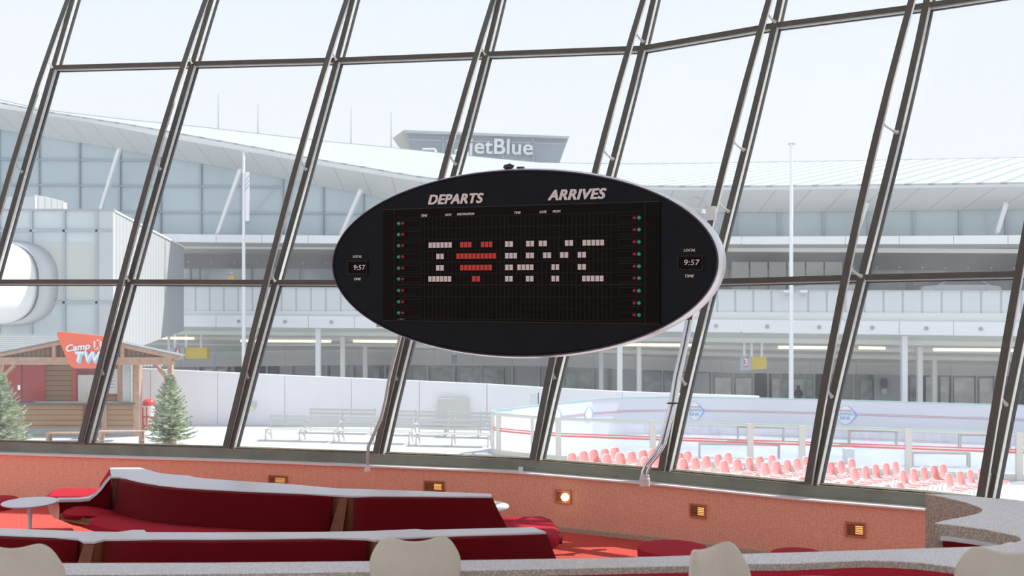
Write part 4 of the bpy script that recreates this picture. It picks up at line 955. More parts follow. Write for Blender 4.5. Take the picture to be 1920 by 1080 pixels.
# ---- fir trees
def fir(label, loc, H, R, seed, group):
    rnd = random.Random(seed); th = thing('fir_tree', label, 'tree', loc, 0, group, local=True)
    MB().tube([(0, 0, .1), (.01, 0, H*.5), (0, .01, H*.98)], .045, 8, .008).build('trunk', M_bark, th, smooth=True)
    b = MB(); z = .30; 
    def needle(p, d, L, wd):
        s = d.cross(Vector((rnd.uniform(-1, 1), rnd.uniform(-1, 1), rnd.uniform(-1, 1)))); s = s.normalized()*wd
        u = d.cross(s).normalized()*wd*.7; e_ = p+d*L
        vs_ = [b.bm.verts.new(q) for q in (p-s, p+s, p+u, e_)]
        for f in ((0, 1, 3), (1, 2, 3), (2, 0, 3)): b.bm.faces.new([vs_[k] for k in f]).material_index = mi
    mi = 0
    while z < H:
        f = 1-(z-.30)/(H-.30); rr = R*(f**.85)+.03; nb_ = max(4, int(5+10*f)); a0 = rnd.random()*6.28
        for i in range(nb_):
            a = a0+i*6.28/nb_+rnd.uniform(-.25, .25); L = rr*rnd.uniform(.7, 1.1); up = lerp(.9, -.05, f**.7)+rnd.uniform(-.12, .15)
            d0 = Vector((math.cos(a), math.sin(a), up)).normalized(); p = Vector((0, 0, z)); ns_ = max(3, int(L/.075)); pts = []
            for k in range(ns_+1):
                t = k/ns_; q = p+d0*L*t+Vector((0, 0, -.10*L*math.sin(t*2.4)+.10*L*t*t)); pts.append(q)
            b.tube(pts, .008, 3, .003)
            for k in range(1, ns_+1):
                q = pts[k]; dd = (pts[k]-pts[k-1]).normalized(); mi = 1 if rnd.random() < .45 else 0
                for s_ in (-1, 1, 0):
                    side = Vector((-dd.y, dd.x, 0))*s_; td = (dd*.8+side*.8+Vector((0, 0, rnd.uniform(-.2, .3)))).normalized()
                    tl = .11*(1-.4*k/ns_)+.04
                    for _ in range(5):
                        nd = (td+Vector((rnd.uniform(-.5, .5), rnd.uniform(-.5, .5), rnd.uniform(-.4, .5)))*.8).normalized()
                        needle(q+td*rnd.uniform(0, tl*.6), nd, tl*rnd.uniform(.5, 1), .011)
        z += lerp(.055, .13, f)
    mi = 0; b.build('foliage', [M_needle, M_needle2], th)
    MB().lathe([(0, 0), (.2, 0), (.24, .06), (.22, .18), (.10, .28), (.06, .34), (.09, .38), (0, .36)], (0, 0, 0), 14, 1, .9).build('root_wrap', M_burlap, th, smooth=True)
    return th
fir('green fir tree with burlap-wrapped base standing right of the kiosk', GP(318, 835, 0), 2.42, .84, 3, 'fir trees outside')
fir('larger green fir tree cut off by the left edge before the kiosk', GP(0, 842, 0), 2.5, 1.12, 5, 'fir trees outside')

# ================================================================== TERMINAL BUILDING
TO = Vector((0, 64.93, 0)); TE = Vector((41.4, -10, 0)).normalized(); TN = Vector((TE.y, -TE.x, 0))       # TN points towards us
def TP(px, py, off):
    r = Vector(((px-960)/F, 1, -(py-540)/F)); o = Vector((0, 0, CZ)); q = TO+TN*off; t = (q-o).dot(TN)/r.dot(TN); return o+r*t
tb = thing('terminal_building', 'long grey and white airport terminal with swooping roof, glazed upper wall and drop-off canopy', 'building', (0, 66, -4))
def tface(xs, ytop, ybot, off, thick, m, name, lab=None, parent=None):
    """wall band: ytop/ybot are numbers or tables over px"""
    b = MB(); f = lambda t, x: interp(t, x) if isinstance(t, list) else t
    for x0, x1 in zip(xs, xs[1:]):
        q = [TP(x0, f(ybot, x0), off), TP(x1, f(ybot, x1), off), TP(x1, f(ytop, x1), off), TP(x0, f(ytop, x0), off)]
        b.prism(q, -TN*thick)
    o = b.build(name, m, parent or tb)
    if lab: o['label'] = lab
    return o
XA = [-150, 0, 200, 400, 600, 800, 1000, 1200, 1400, 1600, 1800, 2000, 2150, 2300, 2450, 2600]
F1T = [(200, 590.5), (400, 591), (1000, 596), (1640, 602), (2100, 606)]; F1B = [(200, 611.5), (400, 613), (1000, 618), (1640, 627), (2100, 633)]
XR = [230, 405, 491, 578, 665, 752, 840, 928, 1018, 1110, 1202, 1295, 1390, 1487, 1585, 1686, 1788, 1890, 1995, 2100, 2210, 2325, 2445, 2600]
for x0, x1 in zip(XR, XR[1:]): tface([x0+.5, x1-.5], F1T, F1B, 0, .3, M_white, 'canopy_fascia_panel')
b = MB()
for x0, x1 in zip(XR, XR[1:]): p = TP((x0+x1)/2, (interp(F1T, (x0+x1)/2)+interp(F1B, (x0+x1)/2))/2, .02); b.prism([p+TE*(.12*math.cos(t))+Vector((0, 0, .12*math.sin(t))) for t in [i*math.pi/3 for i in range(6)]], TN*.06)
b.build('fascia_fixing', M_grey, tb)
tface([230]+XA[3:], [(230, 583), (1000, 584), (1640, 586), (2100, 588)], F1T, -.4, .2, M_offw, 'canopy_gutter')
tface([325]+XA[3:], [(300, 537.5), (700, 541), (1640, 545.5), (2100, 546)], [(200, 592), (2100, 604)], -.6, .15, M_corr, 'corrugated_parapet')
tface([325]+XA[3:], [(300, 536), (700, 539.5), (1640, 544), (2100, 544.5)], [(300, 537.5), (700, 541), (1640, 545.5), (2100, 546)], -.5, .4, M_lgrey, 'parapet_cap')
# lower canopy ceiling, falling towards the building, with beams and lamps
def slopeband(y0, o0, y1, o1, m, name, xs=XR, th_=.12):
    b = MB(); f = lambda t, x: interp(t, x) if isinstance(t, list) else t
    for x0, x1 in zip(xs, xs[1:]):
        q = [TP(x0, f(y0, x0), o0), TP(x1, f(y0, x1), o0), TP(x1, f(y1, x1), o1), TP(x0, f(y1, x0), o1)]
        b.prism(q, (0, 0, th_))
    return b.build(name, m, tb)
CB = [(200, 652), (400, 660), (700, 655), (1000, 660), (1400, 678), (1640, 680), (2100, 690)]
mid1 = [(x, lerp(interp(F1B, x), interp(CB, x), .42)) for x in (200, 700, 1400, 2100)]
slopeband(F1B, -.3, mid1, -5, M_canopy, 'canopy_ceiling'); slopeband(mid1, -5, CB, -11, M_ceil, 'canopy_ceiling')
def bm_line(t, off, x0, x1, m, w_, h_, name):
    f = lambda s, x: interp(s, x)
    xs = [x for x in XR if x0 < x < x1]; xs = [x0]+xs+[x1]
    b = MB()
    for a, c in zip(xs, xs[1:]): b.bar(TP(a, f(t, a), off), TP(c, f(t, c), off), w_, h_)
    return b.build(name, m, tb)
for fr_, off in ((.25, -3), (.5, -6), (.75, -8.6)):
    bm_line([(x, lerp(interp(F1B, x), interp(CB, x), fr_)+1) for x in (200, 700, 1400, 2100)], off+.4, 232, 2600, M_beam, .3, .25, 'canopy_beam')
for x0, x1, y in ((285, 363, 633.5), (452, 620, 639), (663, 745, 639.5), (1140, 1300, 646), (1459, 1551, 651), (1610, 1660, 652), (1750, 1900, 655.5)):
    MB().bar(TP(x0, y, -3.2), TP(x1, y+1, -3.2), .2, .16).build('strip_light', M_strip, tb)
# columns
for x, yt, off, wpx in ((597, 612, -1, 9.5), (1162, 620, -1, 9.5), (1695, 628, -1, 10), (643, 633, -5.2, 8.5), (1198, 640, -5.2, 8), (1724, 647, -5.2, 9), (685, 650, -9.5, 8), (1127, 655, -9.5, 8), (1751, 666, -9.5, 8.5)):
    p = TP(x, yt, off); wv = wpx/F*p.y/2; MB().box(p.x-wv, p.x+wv, p.y-wv, p.y+wv, -4, p.z+.4).build('column', M_white, tb)
# wall at the back of the drop-off
tface(XR, CB, [(200, 690), (700, 684), (1000, 686), (1400, 700), (1640, 702), (2100, 708)], -11.2, .3, stripe_mat('grey_wall_panels', (.55, .55, .55), (.42, .42, .42), 'X', .35, .02), 'upper_wall')
DG = [(200, 690), (700, 684), (1000, 686), (1400, 700), (1640, 702), (2100, 708)]
tface(XR, DG, 800, -11.6, .2, M_dglass, 'shopfront_glass')
# bright panes, door frames and mullions at ground level
PANES = [(385, 399, 692, 720, 1), (404, 422, 692, 720, 1), (497, 520, 690, 704, 0), (700, 712, 688, 716, 0), (775, 800, 688, 712, 0), (812, 850, 691, 716, 0), (862, 900, 690, 716, 0), (905, 945, 690, 718, 0), (1060, 1110, 697, 728, 0), (1206, 1240, 696, 735, 0), (1245, 1270, 698, 738, 0),
         (1341, 1371, 708, 745, 1), (1380, 1409, 709, 745, 1), (1448, 1462, 710, 748, 1), (1466, 1483, 710, 748, 0), (1487, 1506, 711, 748, 1), (1510, 1524, 711, 748, 0), (1613, 1636, 712, 748, 0), (1706, 1720, 706, 752, 0), (1736, 1748, 707, 752, 1), (1763, 1779, 707, 755, 1), (1789, 1827, 708, 756, 1), (1836, 1862, 709, 757, 1), (1885, 1920, 711, 760, 0)]
M_pane1 = mat('bright_reflecting_pane', (.52, .53, .52), .12, noise=.25, nscale=1.2); M_pane0 = mat('dim_reflecting_pane', (.24, .28, .28), .12, noise=.45, nscale=1.5)
for x0, x1, y0, y1, k_ in PANES: tface([x0, x1], y0, 790, -11.45, .05, M_pane1 if k_ else M_pane0, 'door_pane')
for x in (371, 402, 424, 500, 545, 612, 660, 722, 757, 801, 851, 902, 960, 1010, 1057, 1112, 1204, 1242, 1272, 1335, 1375, 1413, 1440, 1464, 1485, 1508, 1527, 1560, 1600, 1640, 1757, 1785, 1831, 1866):
    tface([x-1.6, x+1.6], interp(DG, x), 790, -11.3, .3, M_grey, 'door_mullion')
for x0, x1 in ((440, 520), (1412, 1446), (1526, 1545)): tface([x0, x1], interp(DG, x0), 790, -11.35, .1, M_dark, 'dark_bay')
tface([1640, 1690], 700, 790, -11.25, .2, M_grey, 'pier'); tface([1652, 1664], 710, 727, -11.0, .06, mat('poster_navy', (.12, .13, .18), .5), 'poster'); tface([1653, 1663], 729, 739, -11.0, .06, M_lgrey, 'poster')
tface([1280, 1330], 700, 790, -11.25, .2, M_grey, 'pier')
# upper level behind the corrugated parapet
F2T = [(230, 437), (400, 440), (700, 442), (1370, 443.5), (1640, 442.5), (1920, 441), (2100, 440)]; F2B = [(230, 452), (400, 454.5), (700, 457), (1370, 458), (1640, 458), (1920, 457.5), (2100, 457)]
for x0, x1 in zip(XR, XR[1:]): tface([x0+.5, x1-.5], F2T, F2B, 0, .3, M_white, 'upper_fascia_panel')
slopeband(F2B, -.3, [(230, 475), (2100, 479)], -6, mat('warm_soffit', (.60, .57, .53), .7), 'upper_ceiling')
bm_line([(230, 462), (2100, 472)], -2.5, 325, 2600, M_offw, .4, .25, 'upper_beam')
tface([325]+XA[3:], [(230, 474), (2100, 478)], [(230, 503), (1600, 505), (2100, 509)], -6.3, .2, mat('dark_bulkhead', (.24, .24, .25), .7), 'bulkhead')
tface([325]+XA[3:], [(230, 500), (1600, 503), (2100, 507)], 560, -7, .2, mat('upper_shop_glass', (.42, .46, .47), .15, noise=.35, nscale=.4), 'upper_glass')
for x in range(345, 2100, 43):
    if 640 < x < 1350: continue
    p = TP(x+43*.2, 491+.008*(x-345), -6.2); MB().lathe([(0, -.07), (.07, 0), (0, .07)], p, 6).build('downlight', M_signw, tb)
# pale panels right of the light pole on the upper level
for x0 in range(1372, 1580, 35): tface([x0, x0+32], 491, 545, -6.0, .1, mat('pale_doors', (.62, .64, .62), .5), 'upper_door')
for x in (355, 372, 470, 560): tface([x, x+2], 500, 545, -6.9, .1, M_grey, 'upper_mullion')
for x0, x1 in ((1350, 1366), (1700, 1712), (1800, 1806)): tface([x0, x1], 505, 545, -6.8, .1, M_grey, 'upper_mullion')
# glazed wall under the roof
GT = [(-150, 225), (0, 243), (185, 273), (318, 297), (452, 319), (500, 328.5), (600, 350), (677, 362), (733, 375), (800, 388), (900, 397), (1380, 399), (1920, 393), (2100, 391)]
XG = [-150, -80, -4, 72, 148, 224, 300, 376, 452, 529, 605, 680, 756, 830, 905, 985, 1065, 1145, 1222, 1302, 1380, 1461, 1544, 1628, 1713, 1800, 1887, 1975, 2060, 2150, 2240, 2340, 2440, 2600]
tface(XG, [(x, y-6) for x, y in GT], [(-150, 470), (230, 445), (2100, 450)], -1.8, .2, M_bglass, 'glazing')
b = MB()
for x in XG[1:-1]: b.bar(TP(x, 446, -1.7), TP(x, interp(GT, x)-3, -1.7), .14, .12, TN)
b.build('glazing_mullions', M_mull, tb)
for y_, xe in (([(-150, 297), (452, 303)], 380), ([(-150, 345), (600, 352)], 640), ([(-150, 394), (800, 402)], 800)):
    b = MB(); xs = [x for x in XG if x <= xe]
    for a, c in zip(xs, xs[1:]):
        if interp(y_, c) > interp(GT, c)+2: b.bar(TP(a, interp(y_, a), -1.7), TP(c, interp(y_, c), -1.7), .12, .1)
    b.build('glazing_transom', M_mull, tb)
# soffit, roof edge, roof
ST = [(-150, 178), (0, 203), (185, 232), (333, 262), (500, 290), (600, 310), (700, 326), (760, 337), (830, 345), (930, 351), (1100, 355), (1370, 357), (1920, 350), (2100, 348)]
RE = [(-150, 170), (0, 194), (85, 211), (259, 238), (500, 282), (600, 302), (700, 318), (760, 330), (830, 339), (930, 346), (1100, 350), (1370, 352), (1920, 345), (2100, 343)]
RD = [(-150, 165), (0, 190), (85, 209), (230, 226), (380, 241), (500, 255), (623, 269), (733, 279), (900, 297), (1010, 307), (1150, 310.5), (1300, 309), (1600, 304), (1920, 298), (2100, 295)]
XS = [-150, -60, 0, 85, 150, 230, 300, 380, 452, 500, 560, 623, 680, 733, 790, 850, 930, 1010, 1100, 1200, 1300, 1450, 1600, 1760, 1920, 2100, 2300, 2450, 2600]
def ruled(t0, o0, t1, o1, m, name, th_=(0, 0, .1), n=1):
    b = MB()
    for x0, x1 in zip(XS, XS[1:]):
        q = [TP(x0, interp(t0, x0), o0), TP(x1, interp(t0, x1), o0), TP(x1, interp(t1, x1), o1), TP(x0, interp(t1, x0), o1)]; b.prism(q, th_)
    return b.build(name, m, tb)
ruled(ST, 2.5, GT, -1.6, M_soff, 'soffit')
ruled(RE, 2.7, ST, 2.5, M_roofedge, 'roof_edge', -TN*.1)
ruled(RE, 2.7, RD, -20, M_seam, 'roof', (0, 0, .1))
ruled([(x, y-3.2) for x, y in RD], -20, RD, -20, M_ridge, 'ridge_cap', -TN*.6)
for x0, y0, x1, y1 in ((224, 279, 189, 393), (451, 318, 407, 441), (677, 356, 639, 443), (1625, 383, 1608, 432), (1886, 382, 1868, 440)):
    MB().bar(TP(x0, y0, 1.2), TP(x1, y1, -.6), .22, .22, TN).build('roof_prop', M_white, tb)
# hanging gate signs
for (x0, xm, x1, y0, y1, hx, ch, lb) in ((319, 345, 388, 652, 673, (328, 349, 377), '4', 'hanging sign with a red 4 and yellow panel under the canopy at the left'), (1388, 1408, 1437, 669.5, 692.5, (1395.5, 1409, 1428), '3', 'hanging sign with a red 3 and yellow panel under the canopy at the right')):
    off = -3.0; p = TP((x0+x1)/2, y0, off); th = thing('hanging_sign', lb, 'sign', p, 0, 'gate signs under the canopy')
    a = TP(x0, y1+1.5, off); c = TP(xm, y0, off)
    MB().prism([TP(x0, y1+1.5, off), TP(xm, y1+1.5, off), TP(xm, y0, off), TP(x0, y0, off)], -TN*.5).build('number_panel', M_lilac, th)
    MB().prism([TP(xm, y1, off-.1), TP(x1, y1-1, off-.1), TP(x1, y0, off-.1), TP(xm, y0, off-.1)], -TN*.35).build('direction_panel', M_yellow, th)
    r0 = lerp(x0, xm, .35); r1 = lerp(x0, xm, .72)
    np_ = MB().prism([TP(r0, y1-4, off+.02), TP(r1, y1-4, off+.02), TP(r1, y0+1, off+.02), TP(r0, y0+1, off+.02)], -TN*.05).build('number_plate', M_redp, th)
    nest(np_, text('number', ch, M_signw, th, .62, facing(TP((r0+r1)/2, (y0+y1-3)/2, off+.07), TN), 0, .02, .8, .01))
    for h in hx: q = TP(h, y0, off-.2); MB().box(q.x-.07, q.x+.07, q.y-.05, q.y+.05, q.z, q.z+1.25).build('hanger', M_white, th)
p = TP(852, 673, -8); th = thing('hanging_sign', 'small grey-green blade sign on a short rod below the lower edge of the board', 'sign', p)
MB().box(p.x-.2, p.x+.2, p.y-.05, p.y+.05, p.z-.32, p.z+.3).build('panel', mat('grey_green', (.22, .28, .28), .5), th); MB().box(p.x-.03, p.x+.03, p.y-.03, p.y+.03, p.z+.3, p.z+.75).build('rod', M_white, th)
# light poles with banners
for x, yt, yb_, off, lb, ban in ((457, 285, 600, 4.2, 'tall white pole with a long banner before the left of the terminal', (460, 467, 322, 414)), (1483.5, 270, 600, 4.2, 'tall white pole with a small arm right of the board', (1484.5, 1487.5, 315, 408))):
    a = TP(x, yt, off); th = thing('light_pole', lb, 'pole', (a.x, a.y, -4), 0, 'poles before the terminal')
    MB().tube([(a.x, a.y, -4), (a.x, a.y, CZ+1), (a.x, a.y, a.z)], .145, 12, .07).build('pole', M_white, th, smooth=True)
    MB().box(a.x-.15, a.x+.2, a.y-.05, a.y+.05, a.z-.05, a.z+.05).build('arm', M_lgrey, th)
    c0_, c1_ = TP(ban[0], ban[3], off), TP(ban[1], ban[2], off)
    bnr = MB().box(c0_.x, c1_.x, a.y-.02, a.y+.02, c0_.z, c1_.z).build('banner', M_signw, th)
    if x < 500:
        for k_ in range(3): 
            z_ = c1_.z-.15-k_*.28; sb_ = MB().prism([(c0_.x, a.y-.03, z_-.35), (c1_.x, a.y-.03, z_), (c1_.x, a.y-.03, z_-.12), (c0_.x, a.y-.03, z_-.47)], (0, .01, 0)).build('banner_stripe', M_lilac, th); nest(bnr, sb_)
# cctv heads on the parapet
for x, lb in ((1475.5, 'left of a pair'), (1507, 'right of a pair')):
    p = TP(x, 549, .25); th = thing('security_camera', 'white dome security camera on the corrugated parapet, %s' % lb, 'camera', p)
    MB().box(p.x-.22, p.x+.2, p.y-.1, p.y+.9, p.z, p.z+.16).build('housing', M_white, th, bevel=.03)
    MB().lathe([(0, -.22), (.1, -.18), (.14, -.08), (.14, 0), (0, 0)], p, 14).build('dome', M_lgrey, th, smooth=True)
# masts
for x, yt, yb_, off, lb in ((409.5, 177, 243, -22, 'tallest of the lattice masts behind the roof, left'), (658.5, 200, 272, -22, 'lattice mast behind the roof left of the rooftop sign'), (733.5, 210, 278, -22, 'thin mast touching the left end of the rooftop sign block'), (484, 196, 253, -22, 'faint thin mast between the two lattice masts')):
    a = TP(x, yt, off); c = TP(x, yb_+3, off); th = tag(MB().tube([c, a], .07, 6, .03).build('mast', M_lgrey), 'thin radio mast, '+lb, 'mast', 'radio masts')
# rooftop sign block
JD = 95.0
js = thing('rooftop_sign', 'grey rooftop block with slanted ends carrying white jetBlue lettering', 'sign', P(900, 330, JD))
def jp(x, y, o=0): return P(x, y, JD+o)
MB().prism([jp(763, 246), jp(1066, 257.5), jp(1044, 320), jp(786, 320)], (0, 6, 0)).build('block', mat('slate_glazing', (.38, .42, .48), .4, noise=.05, nscale=.3), js)
MB().prism([jp(757, 243.5, -.5), jp(1068, 255.5, -.5), jp(1066, 259.5, -.5), jp(762, 249, -.5)], (0, 7, 0)).build('roof_edge', M_lgrey, js)
MB().prism([jp(736, 259, .5), jp(757, 244, .5), jp(763, 248, .5), jp(784, 284, .5), jp(757, 284, .5), jp(745, 272, .5)], (0, 3, 0)).build('end_block', mat('beige_panel', (.62, .60, .55), .5), js)
b = MB()
for t in (.2, .4, .6, .8): x = lerp(775, 1055, t); b.bar(jp(x, 250+t*10, -.05), jp(x, 306, -.05), .1, .1, (0, 1, 0))
b.bar(jp(766, 262, -.05), jp(1060, 270, -.05), .1, .1); b.build('panel_joints', M_lgrey, js)
o = text('lettering', 'jetBlue', M_signw, None, 1, Matrix(), 0, 0, 1, .08, 'CENTER', 1.04, .018)
xs = [v.co.x for v in o.data.vertices]; ys = [v.co.y for v in o.data.vertices]; a, c = jp(878, 299), jp(999, 261)
o.data.transform(Matrix.Translation(((a.x+c.x)/2, JD-.25, (a.z+c.z)/2-.0)) @ Matrix.Rotation(math.radians(1.5), 4, 'Y') @ Matrix.Rotation(math.pi/2, 4, 'X') @ Matrix.Diagonal(((c.x-a.x)/(max(xs)-min(xs)), (c.z-a.z)/(max(ys)-min(ys)), 1, 1)) @ Matrix.Translation((-(max(xs)+min(xs))/2, -(max(ys)+min(ys))/2, 0)))
o.parent = js; o.matrix_parent_inverse = W(js).inverted()
for x0, x1, y0, y1, lb in ((791, 817, 277.5, 292, 'left of the mullion'), (852, 877, 280, 296, 'right of the mullion')):
    a, c = P(x0, y1, 90), P(x1, y0, 90); th = thing('rooftop_unit', 'small white rooftop plant unit, '+lb, 'machine', (a.x, 90, a.z), 0, 'rooftop units')
    MB().box(a.x, c.x, 90, 91.5, a.z-.3, c.z).build('casing', M_white, th, bevel=.1); MB().box(a.x+.15, c.x-.15, 89.96, 90, a.z+.1, c.z-.15).build('grille', M_lgrey, th)

# ---- glazed block at the left with the white tube entering it
GD = 52.0
gb = thing('glazed_block', 'glass-fronted block with a white corrugated side wall behind the kiosk', 'building', P(100, 0, GD)); gb.location.z = -4
def gq(x, y, o=0): return P(x, y, GD+o)
gx = [-125, -64, -3, 58.5, 120, 181.5]; gy = [393, 432.5, 567, 640]
MB().prism([gq(-130, 394), gq(212, 394), gq(212, 660), gq(-130, 660)], (0, .25, 0)).build('front_glazing', M_bglass2, gb)
MB().prism([gq(181.5, 393.5, -.05), gq(212, 394, -.05), gq(212, 660, -.05), gq(181.5, 660, -.05)], (0, .2, 0)).build('corner_panel', M_lgrey, gb)
for i in range(5):
    if i in (2, 3, 4):
        kk = [M_bglass2, mat('cream_blind', (.60, .61, .56), .5, noise=.04, nscale=.5), M_bglass][i-2 if i < 4 else 1]
        MB().prism([gq(gx[i]+2, 455, -.02), gq(gx[i+1]-2, 455, -.02), gq(gx[i+1]-2, 565, -.02), gq(gx[i]+2, 565, -.02)], (0, .02, 0)).build('blind', mat('cream_blind_%d' % i, (.56, .575, .54), .4, noise=.04, nscale=.5), gb)
for x in gx: MB().bar(gq(x, 660, -.06), gq(x, 393, -.06), .12, .1, (0, 1, 0)).build('mullion', M_mull, gb)
for y in gy[1:3]: MB().bar(gq(-130, y, -.06), gq(212, y, -.06), .12, .1, (0, 1, 0)).build('transom', M_mull, gb)
MB().prism([gq(-130, 391.5, -.1), gq(213, 391.5, -.1), gq(213, 395, -.1), gq(-130, 395, -.1)], (0, .3, 0)).build('roof_cap', M_grey, gb)
MB().prism([gq(212, 394), P(345, 464, 68), P(345, 620, 68), gq(212, 668)], (-.3, 0, 0)).build('side_wall', M_corrw, gb)
MB().prism([gq(212, 392.5), P(345.5, 462.5, 68), P(345.5, 465.5, 68), gq(212, 395.5)], (.05, 0, 0)).build('side_coping', M_white, gb)
a = P(314.5, 453, 64.3); MB().box(a.x+.0, a.x+.14, a.y-.05, a.y+.05, -2, a.z).build('downpipe', M_lgrey, gb)
MB().box(P(-130, 0, 56).x, P(66, 0, 56).x, 56, 60, gq(0, 400).z, P(66, 369, 56).z).build('penthouse', M_corr, gb)
MB().prism([P(65, 365, 56), P(105, 374.5, 58), P(105, 396, 58), P(65, 396, 56)], (0, 1, 0)).build('penthouse_side', M_corrw, gb)
tu = thing('tube_walkway', 'smooth white rounded tube walkway entering the glazed block at the far left', 'walkway', P(0, 600, GD)); tu.location.z = -4
def sup(cx, cz, rx, rz, y, n=48, e_=2.6): return [Vector((cx+rx*abs(math.cos(t))**(2/e_)*(1 if math.cos(t) >= 0 else -1), y, cz+rz*abs(math.sin(t))**(2/e_)*(1 if math.sin(t) >= 0 else -1))) for t in [2*math.pi*i/n for i in range(n)]]
rings = []
for k_ in range(9):
    t = k_/8; y = lerp(GD-.1, GD-7, t); cx = lerp(P(16, 0, GD).x, P(16, 0, GD).x-3.3, t**1.2); rings.append(sup(cx-.05, P(0, 531, GD).z, 1.86, 1.90, y))
bm_ = MB(); vr = [[bm_.bm.verts.new(p) for p in r] for r in rings]
for a, c in zip(vr, vr[1:]):
    for k_ in range(48): bm_.bm.faces.new((a[k_], a[(k_+1) % 48], c[(k_+1) % 48], c[k_]))
bm_.build('tube_shell', M_white, tu, smooth=True, solid=.1)
bm_ = MB(); q0_ = sup(P(16, 0, GD).x-.05, P(0, 531, GD).z, 1.88, 1.92, GD-.75); q1_ = sup(P(16, 0, GD).x, P(0, 531, GD).z, 2.40, 2.05, GD-.05)
va = [bm_.bm.verts.new(p) for p in q0_]; vb_ = [bm_.bm.verts.new(p) for p in q1_]
for k_ in range(48): bm_.bm.faces.new((va[k_], va[(k_+1) % 48], vb_[(k_+1) % 48], vb_[k_]))
bm_.build('tube_shade_band', M_lgrey, tu, smooth=True, solid=.06)  # grey flared band added for the shaded side of the tube
MB().tube([(P(16, 0, GD).x-1.2, GD-3.5, -4), (P(16, 0, GD).x-1.2, GD-3.5, P(0, 600, GD).z)], .3, 12).build('pier', M_lgrey, tu)

# ---- people on the terminal: one continuous skinned body each
def person(name_label, loc, rz, mtop, mleg, hood=False, s=1.0):
    th = thing('person', name_label, 'person', loc, rz, None, local=True)
    J = {'pel': (0, 0, .95), 'wai': (0, 0, 1.08), 'che': (0, .01, 1.32), 'nec': (0, .0, 1.48), 'hed': (0, -.02, 1.58), 'top': (0, -.02, 1.70),
         'hl': (.09, 0, .90), 'kl': (.10, -.02, .5), 'al': (.10, .02, .09), 'tl': (.11, -.14, .04), 'hr': (-.09, 0, .90), 'kr': (-.10, -.02, .5), 'ar': (-.10, .02, .09), 'tr': (-.11, -.14, .04),
         'sl': (.18, 0, 1.42), 'el': (.24, -.02, 1.14), 'wl': (.16, -.22, 1.05), 'fl': (.12, -.30, 1.05), 'sr': (-.18, 0, 1.42), 'er': (-.24, -.02, 1.14), 'wr': (-.14, -.22, 1.03), 'fr': (-.10, -.30, 1.04)}
    Rr = {'pel': .14, 'wai': .13, 'che': .15, 'nec': .055, 'hed': .09, 'top': .07, 'hl': .09, 'kl': .06, 'al': .04, 'tl': .035, 'hr': .09, 'kr': .06, 'ar': .04, 'tr': .035, 'sl': .06, 'el': .045, 'wl': .03, 'fl': .03, 'sr': .06, 'er': .045, 'wr': .03, 'fr': .03}
    Ed = [('pel', 'wai'), ('wai', 'che'), ('che', 'nec'), ('nec', 'hed'), ('hed', 'top'), ('pel', 'hl'), ('hl', 'kl'), ('kl', 'al'), ('al', 'tl'), ('pel', 'hr'), ('hr', 'kr'), ('kr', 'ar'), ('ar', 'tr'), ('che', 'sl'), ('sl', 'el'), ('el', 'wl'), ('wl', 'fl'), ('che', 'sr'), ('sr', 'er'), ('er', 'wr'), ('wr', 'fr')]
    kk = list(J); me = bpy.data.meshes.new('body'); me.from_pydata([J[k] for k in kk], [(kk.index(a), kk.index(c)) for a, c in Ed], [])
    o = bpy.data.objects.new('body', me); C.objects.link(o); o.parent = th; o.modifiers.new('skin', 'SKIN')
    for i, k in enumerate(kk): me.skin_vertices[0].data[i].radius = (Rr[k], Rr[k]); me.skin_vertices[0].data[i].use_root = (k == 'pel')
    sm = o.modifiers.new('sub', 'SUBSURF'); sm.levels = 1; sm.render_levels = 2
    me.materials.append(M_skin)
    # clothes
    MB().lathe([(.20, .62), (.19, .95), (.17, 1.1), (.19, 1.3), (.20, 1.42), (.12, 1.49), (.07, 1.5)], (0, 0, 0), 16, 1.05, .85).build('coat', mtop, th, smooth=True)
    for s_ in (-1, 1):
        MB().tube([(s_*.17, 0, 1.42), (s_*.24, -.02, 1.14), (s_*.16, -.19, 1.05)], .07, 10, .05).build('sleeve', mtop, th, smooth=True)
        MB().tube([(s_*.09, 0, .92), (s_*.10, -.02, .5), (s_*.10, .02, .10)], .11, 10, .065).build('trouser_leg', mleg, th, smooth=True)
        MB().box(s_*.10-.05, s_*.10+.05, -.2, .08, 0, .1).build('shoe', M_darkcloth, th, bevel=.03)
    MB().lathe([(.07, 1.5), (.115, 1.55), (.125, 1.63), (.10, 1.72), (.03, 1.75), (0, 1.755)], (0, .015, 0), 14).build('hood' if hood else 'hair', M_lgrey if hood else M_darkcloth, th, smooth=True)
    return th
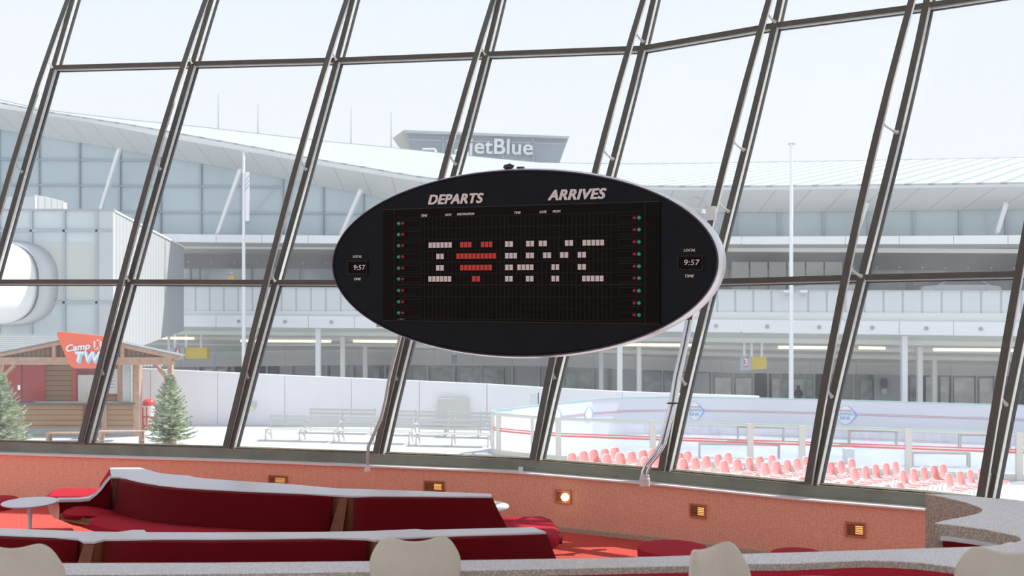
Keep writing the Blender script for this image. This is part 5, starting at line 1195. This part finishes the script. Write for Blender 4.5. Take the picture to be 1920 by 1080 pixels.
p = TP(435.5, 530, -1.6); person('person in a yellow raincoat and pale hood standing behind the upper parapet', (p.x, p.y, p.z-1.0), math.radians(25), M_raincoat, M_raincoat, True)
p = TP(1497, 730, -10.2); person('person in dark clothes at the sliding door below the canopy', (p.x, p.y, p.z-1.5), 0, M_darkcloth, M_darkcloth)
# deck the upper people and cars stand on
a = TP(325, 540, -1.0); c = TP(2100, 540, -1.0)
zdk = TP(435.5, 530, -1.6).z-1.0
MB().prism([Vector((a.x, a.y, zdk-.3)), Vector((c.x, c.y, zdk-.3)), Vector((c.x, c.y, zdk-.3))-TN*7, Vector((a.x, a.y, zdk-.3))-TN*7], (0, 0, .3)).build('upper_deck', M_lgrey, tb)
struct(MB().box(-160, 160, 77, 78, -4, -3.9).build('kerb', M_lgrey))
def car(px, py, off, label, m):
    p = TP(px, py, off); L = 4.4; th = thing('car', label, 'car', (p.x, p.y, zdk), math.atan2(TE.y, TE.x), 'cars on the upper deck', local=True)
    prof = [(-2.2, .35), (-2.2, .75), (-2.05, .9), (-1.2, .98), (-.6, 1.42), (.9, 1.44), (1.6, .98), (2.1, .9), (2.2, .7), (2.2, .35)]
    MB().prism([(x, -.85, z) for x, z in prof], (0, 1.7, 0)).build('body', m, th, bevel=.08, smooth=True)
    MB().prism([(-1.1, -.87, 1.0), (-.58, -.87, 1.36), (.86, -.87, 1.38), (1.45, -.87, 1.0)], (0, 1.74, 0)).build('side_windows', M_dglass, th)
    for x in (-1.35, 1.35):
        for y in (-.88, .68): 
            o = MB().lathe([(0, 0), (.32, 0), (.32, .2), (0, .2)], (0, 0, 0), 20).build('wheel', M_rubber, th); o.data.transform(Matrix.Translation((x, y, .32)) @ Matrix.Rotation(-math.pi/2, 4, 'X'))
    return th
for px, lb in ((1552, 'white car whose roof shows above the corrugated parapet near the pole'), (1798, 'white car whose roof shows above the parapet at the far right')):
    c_ = car(px, 560, -4.2, lb, M_car); c_.scale = (1, 1, .84)
for o in LOCAL: del o['_local']
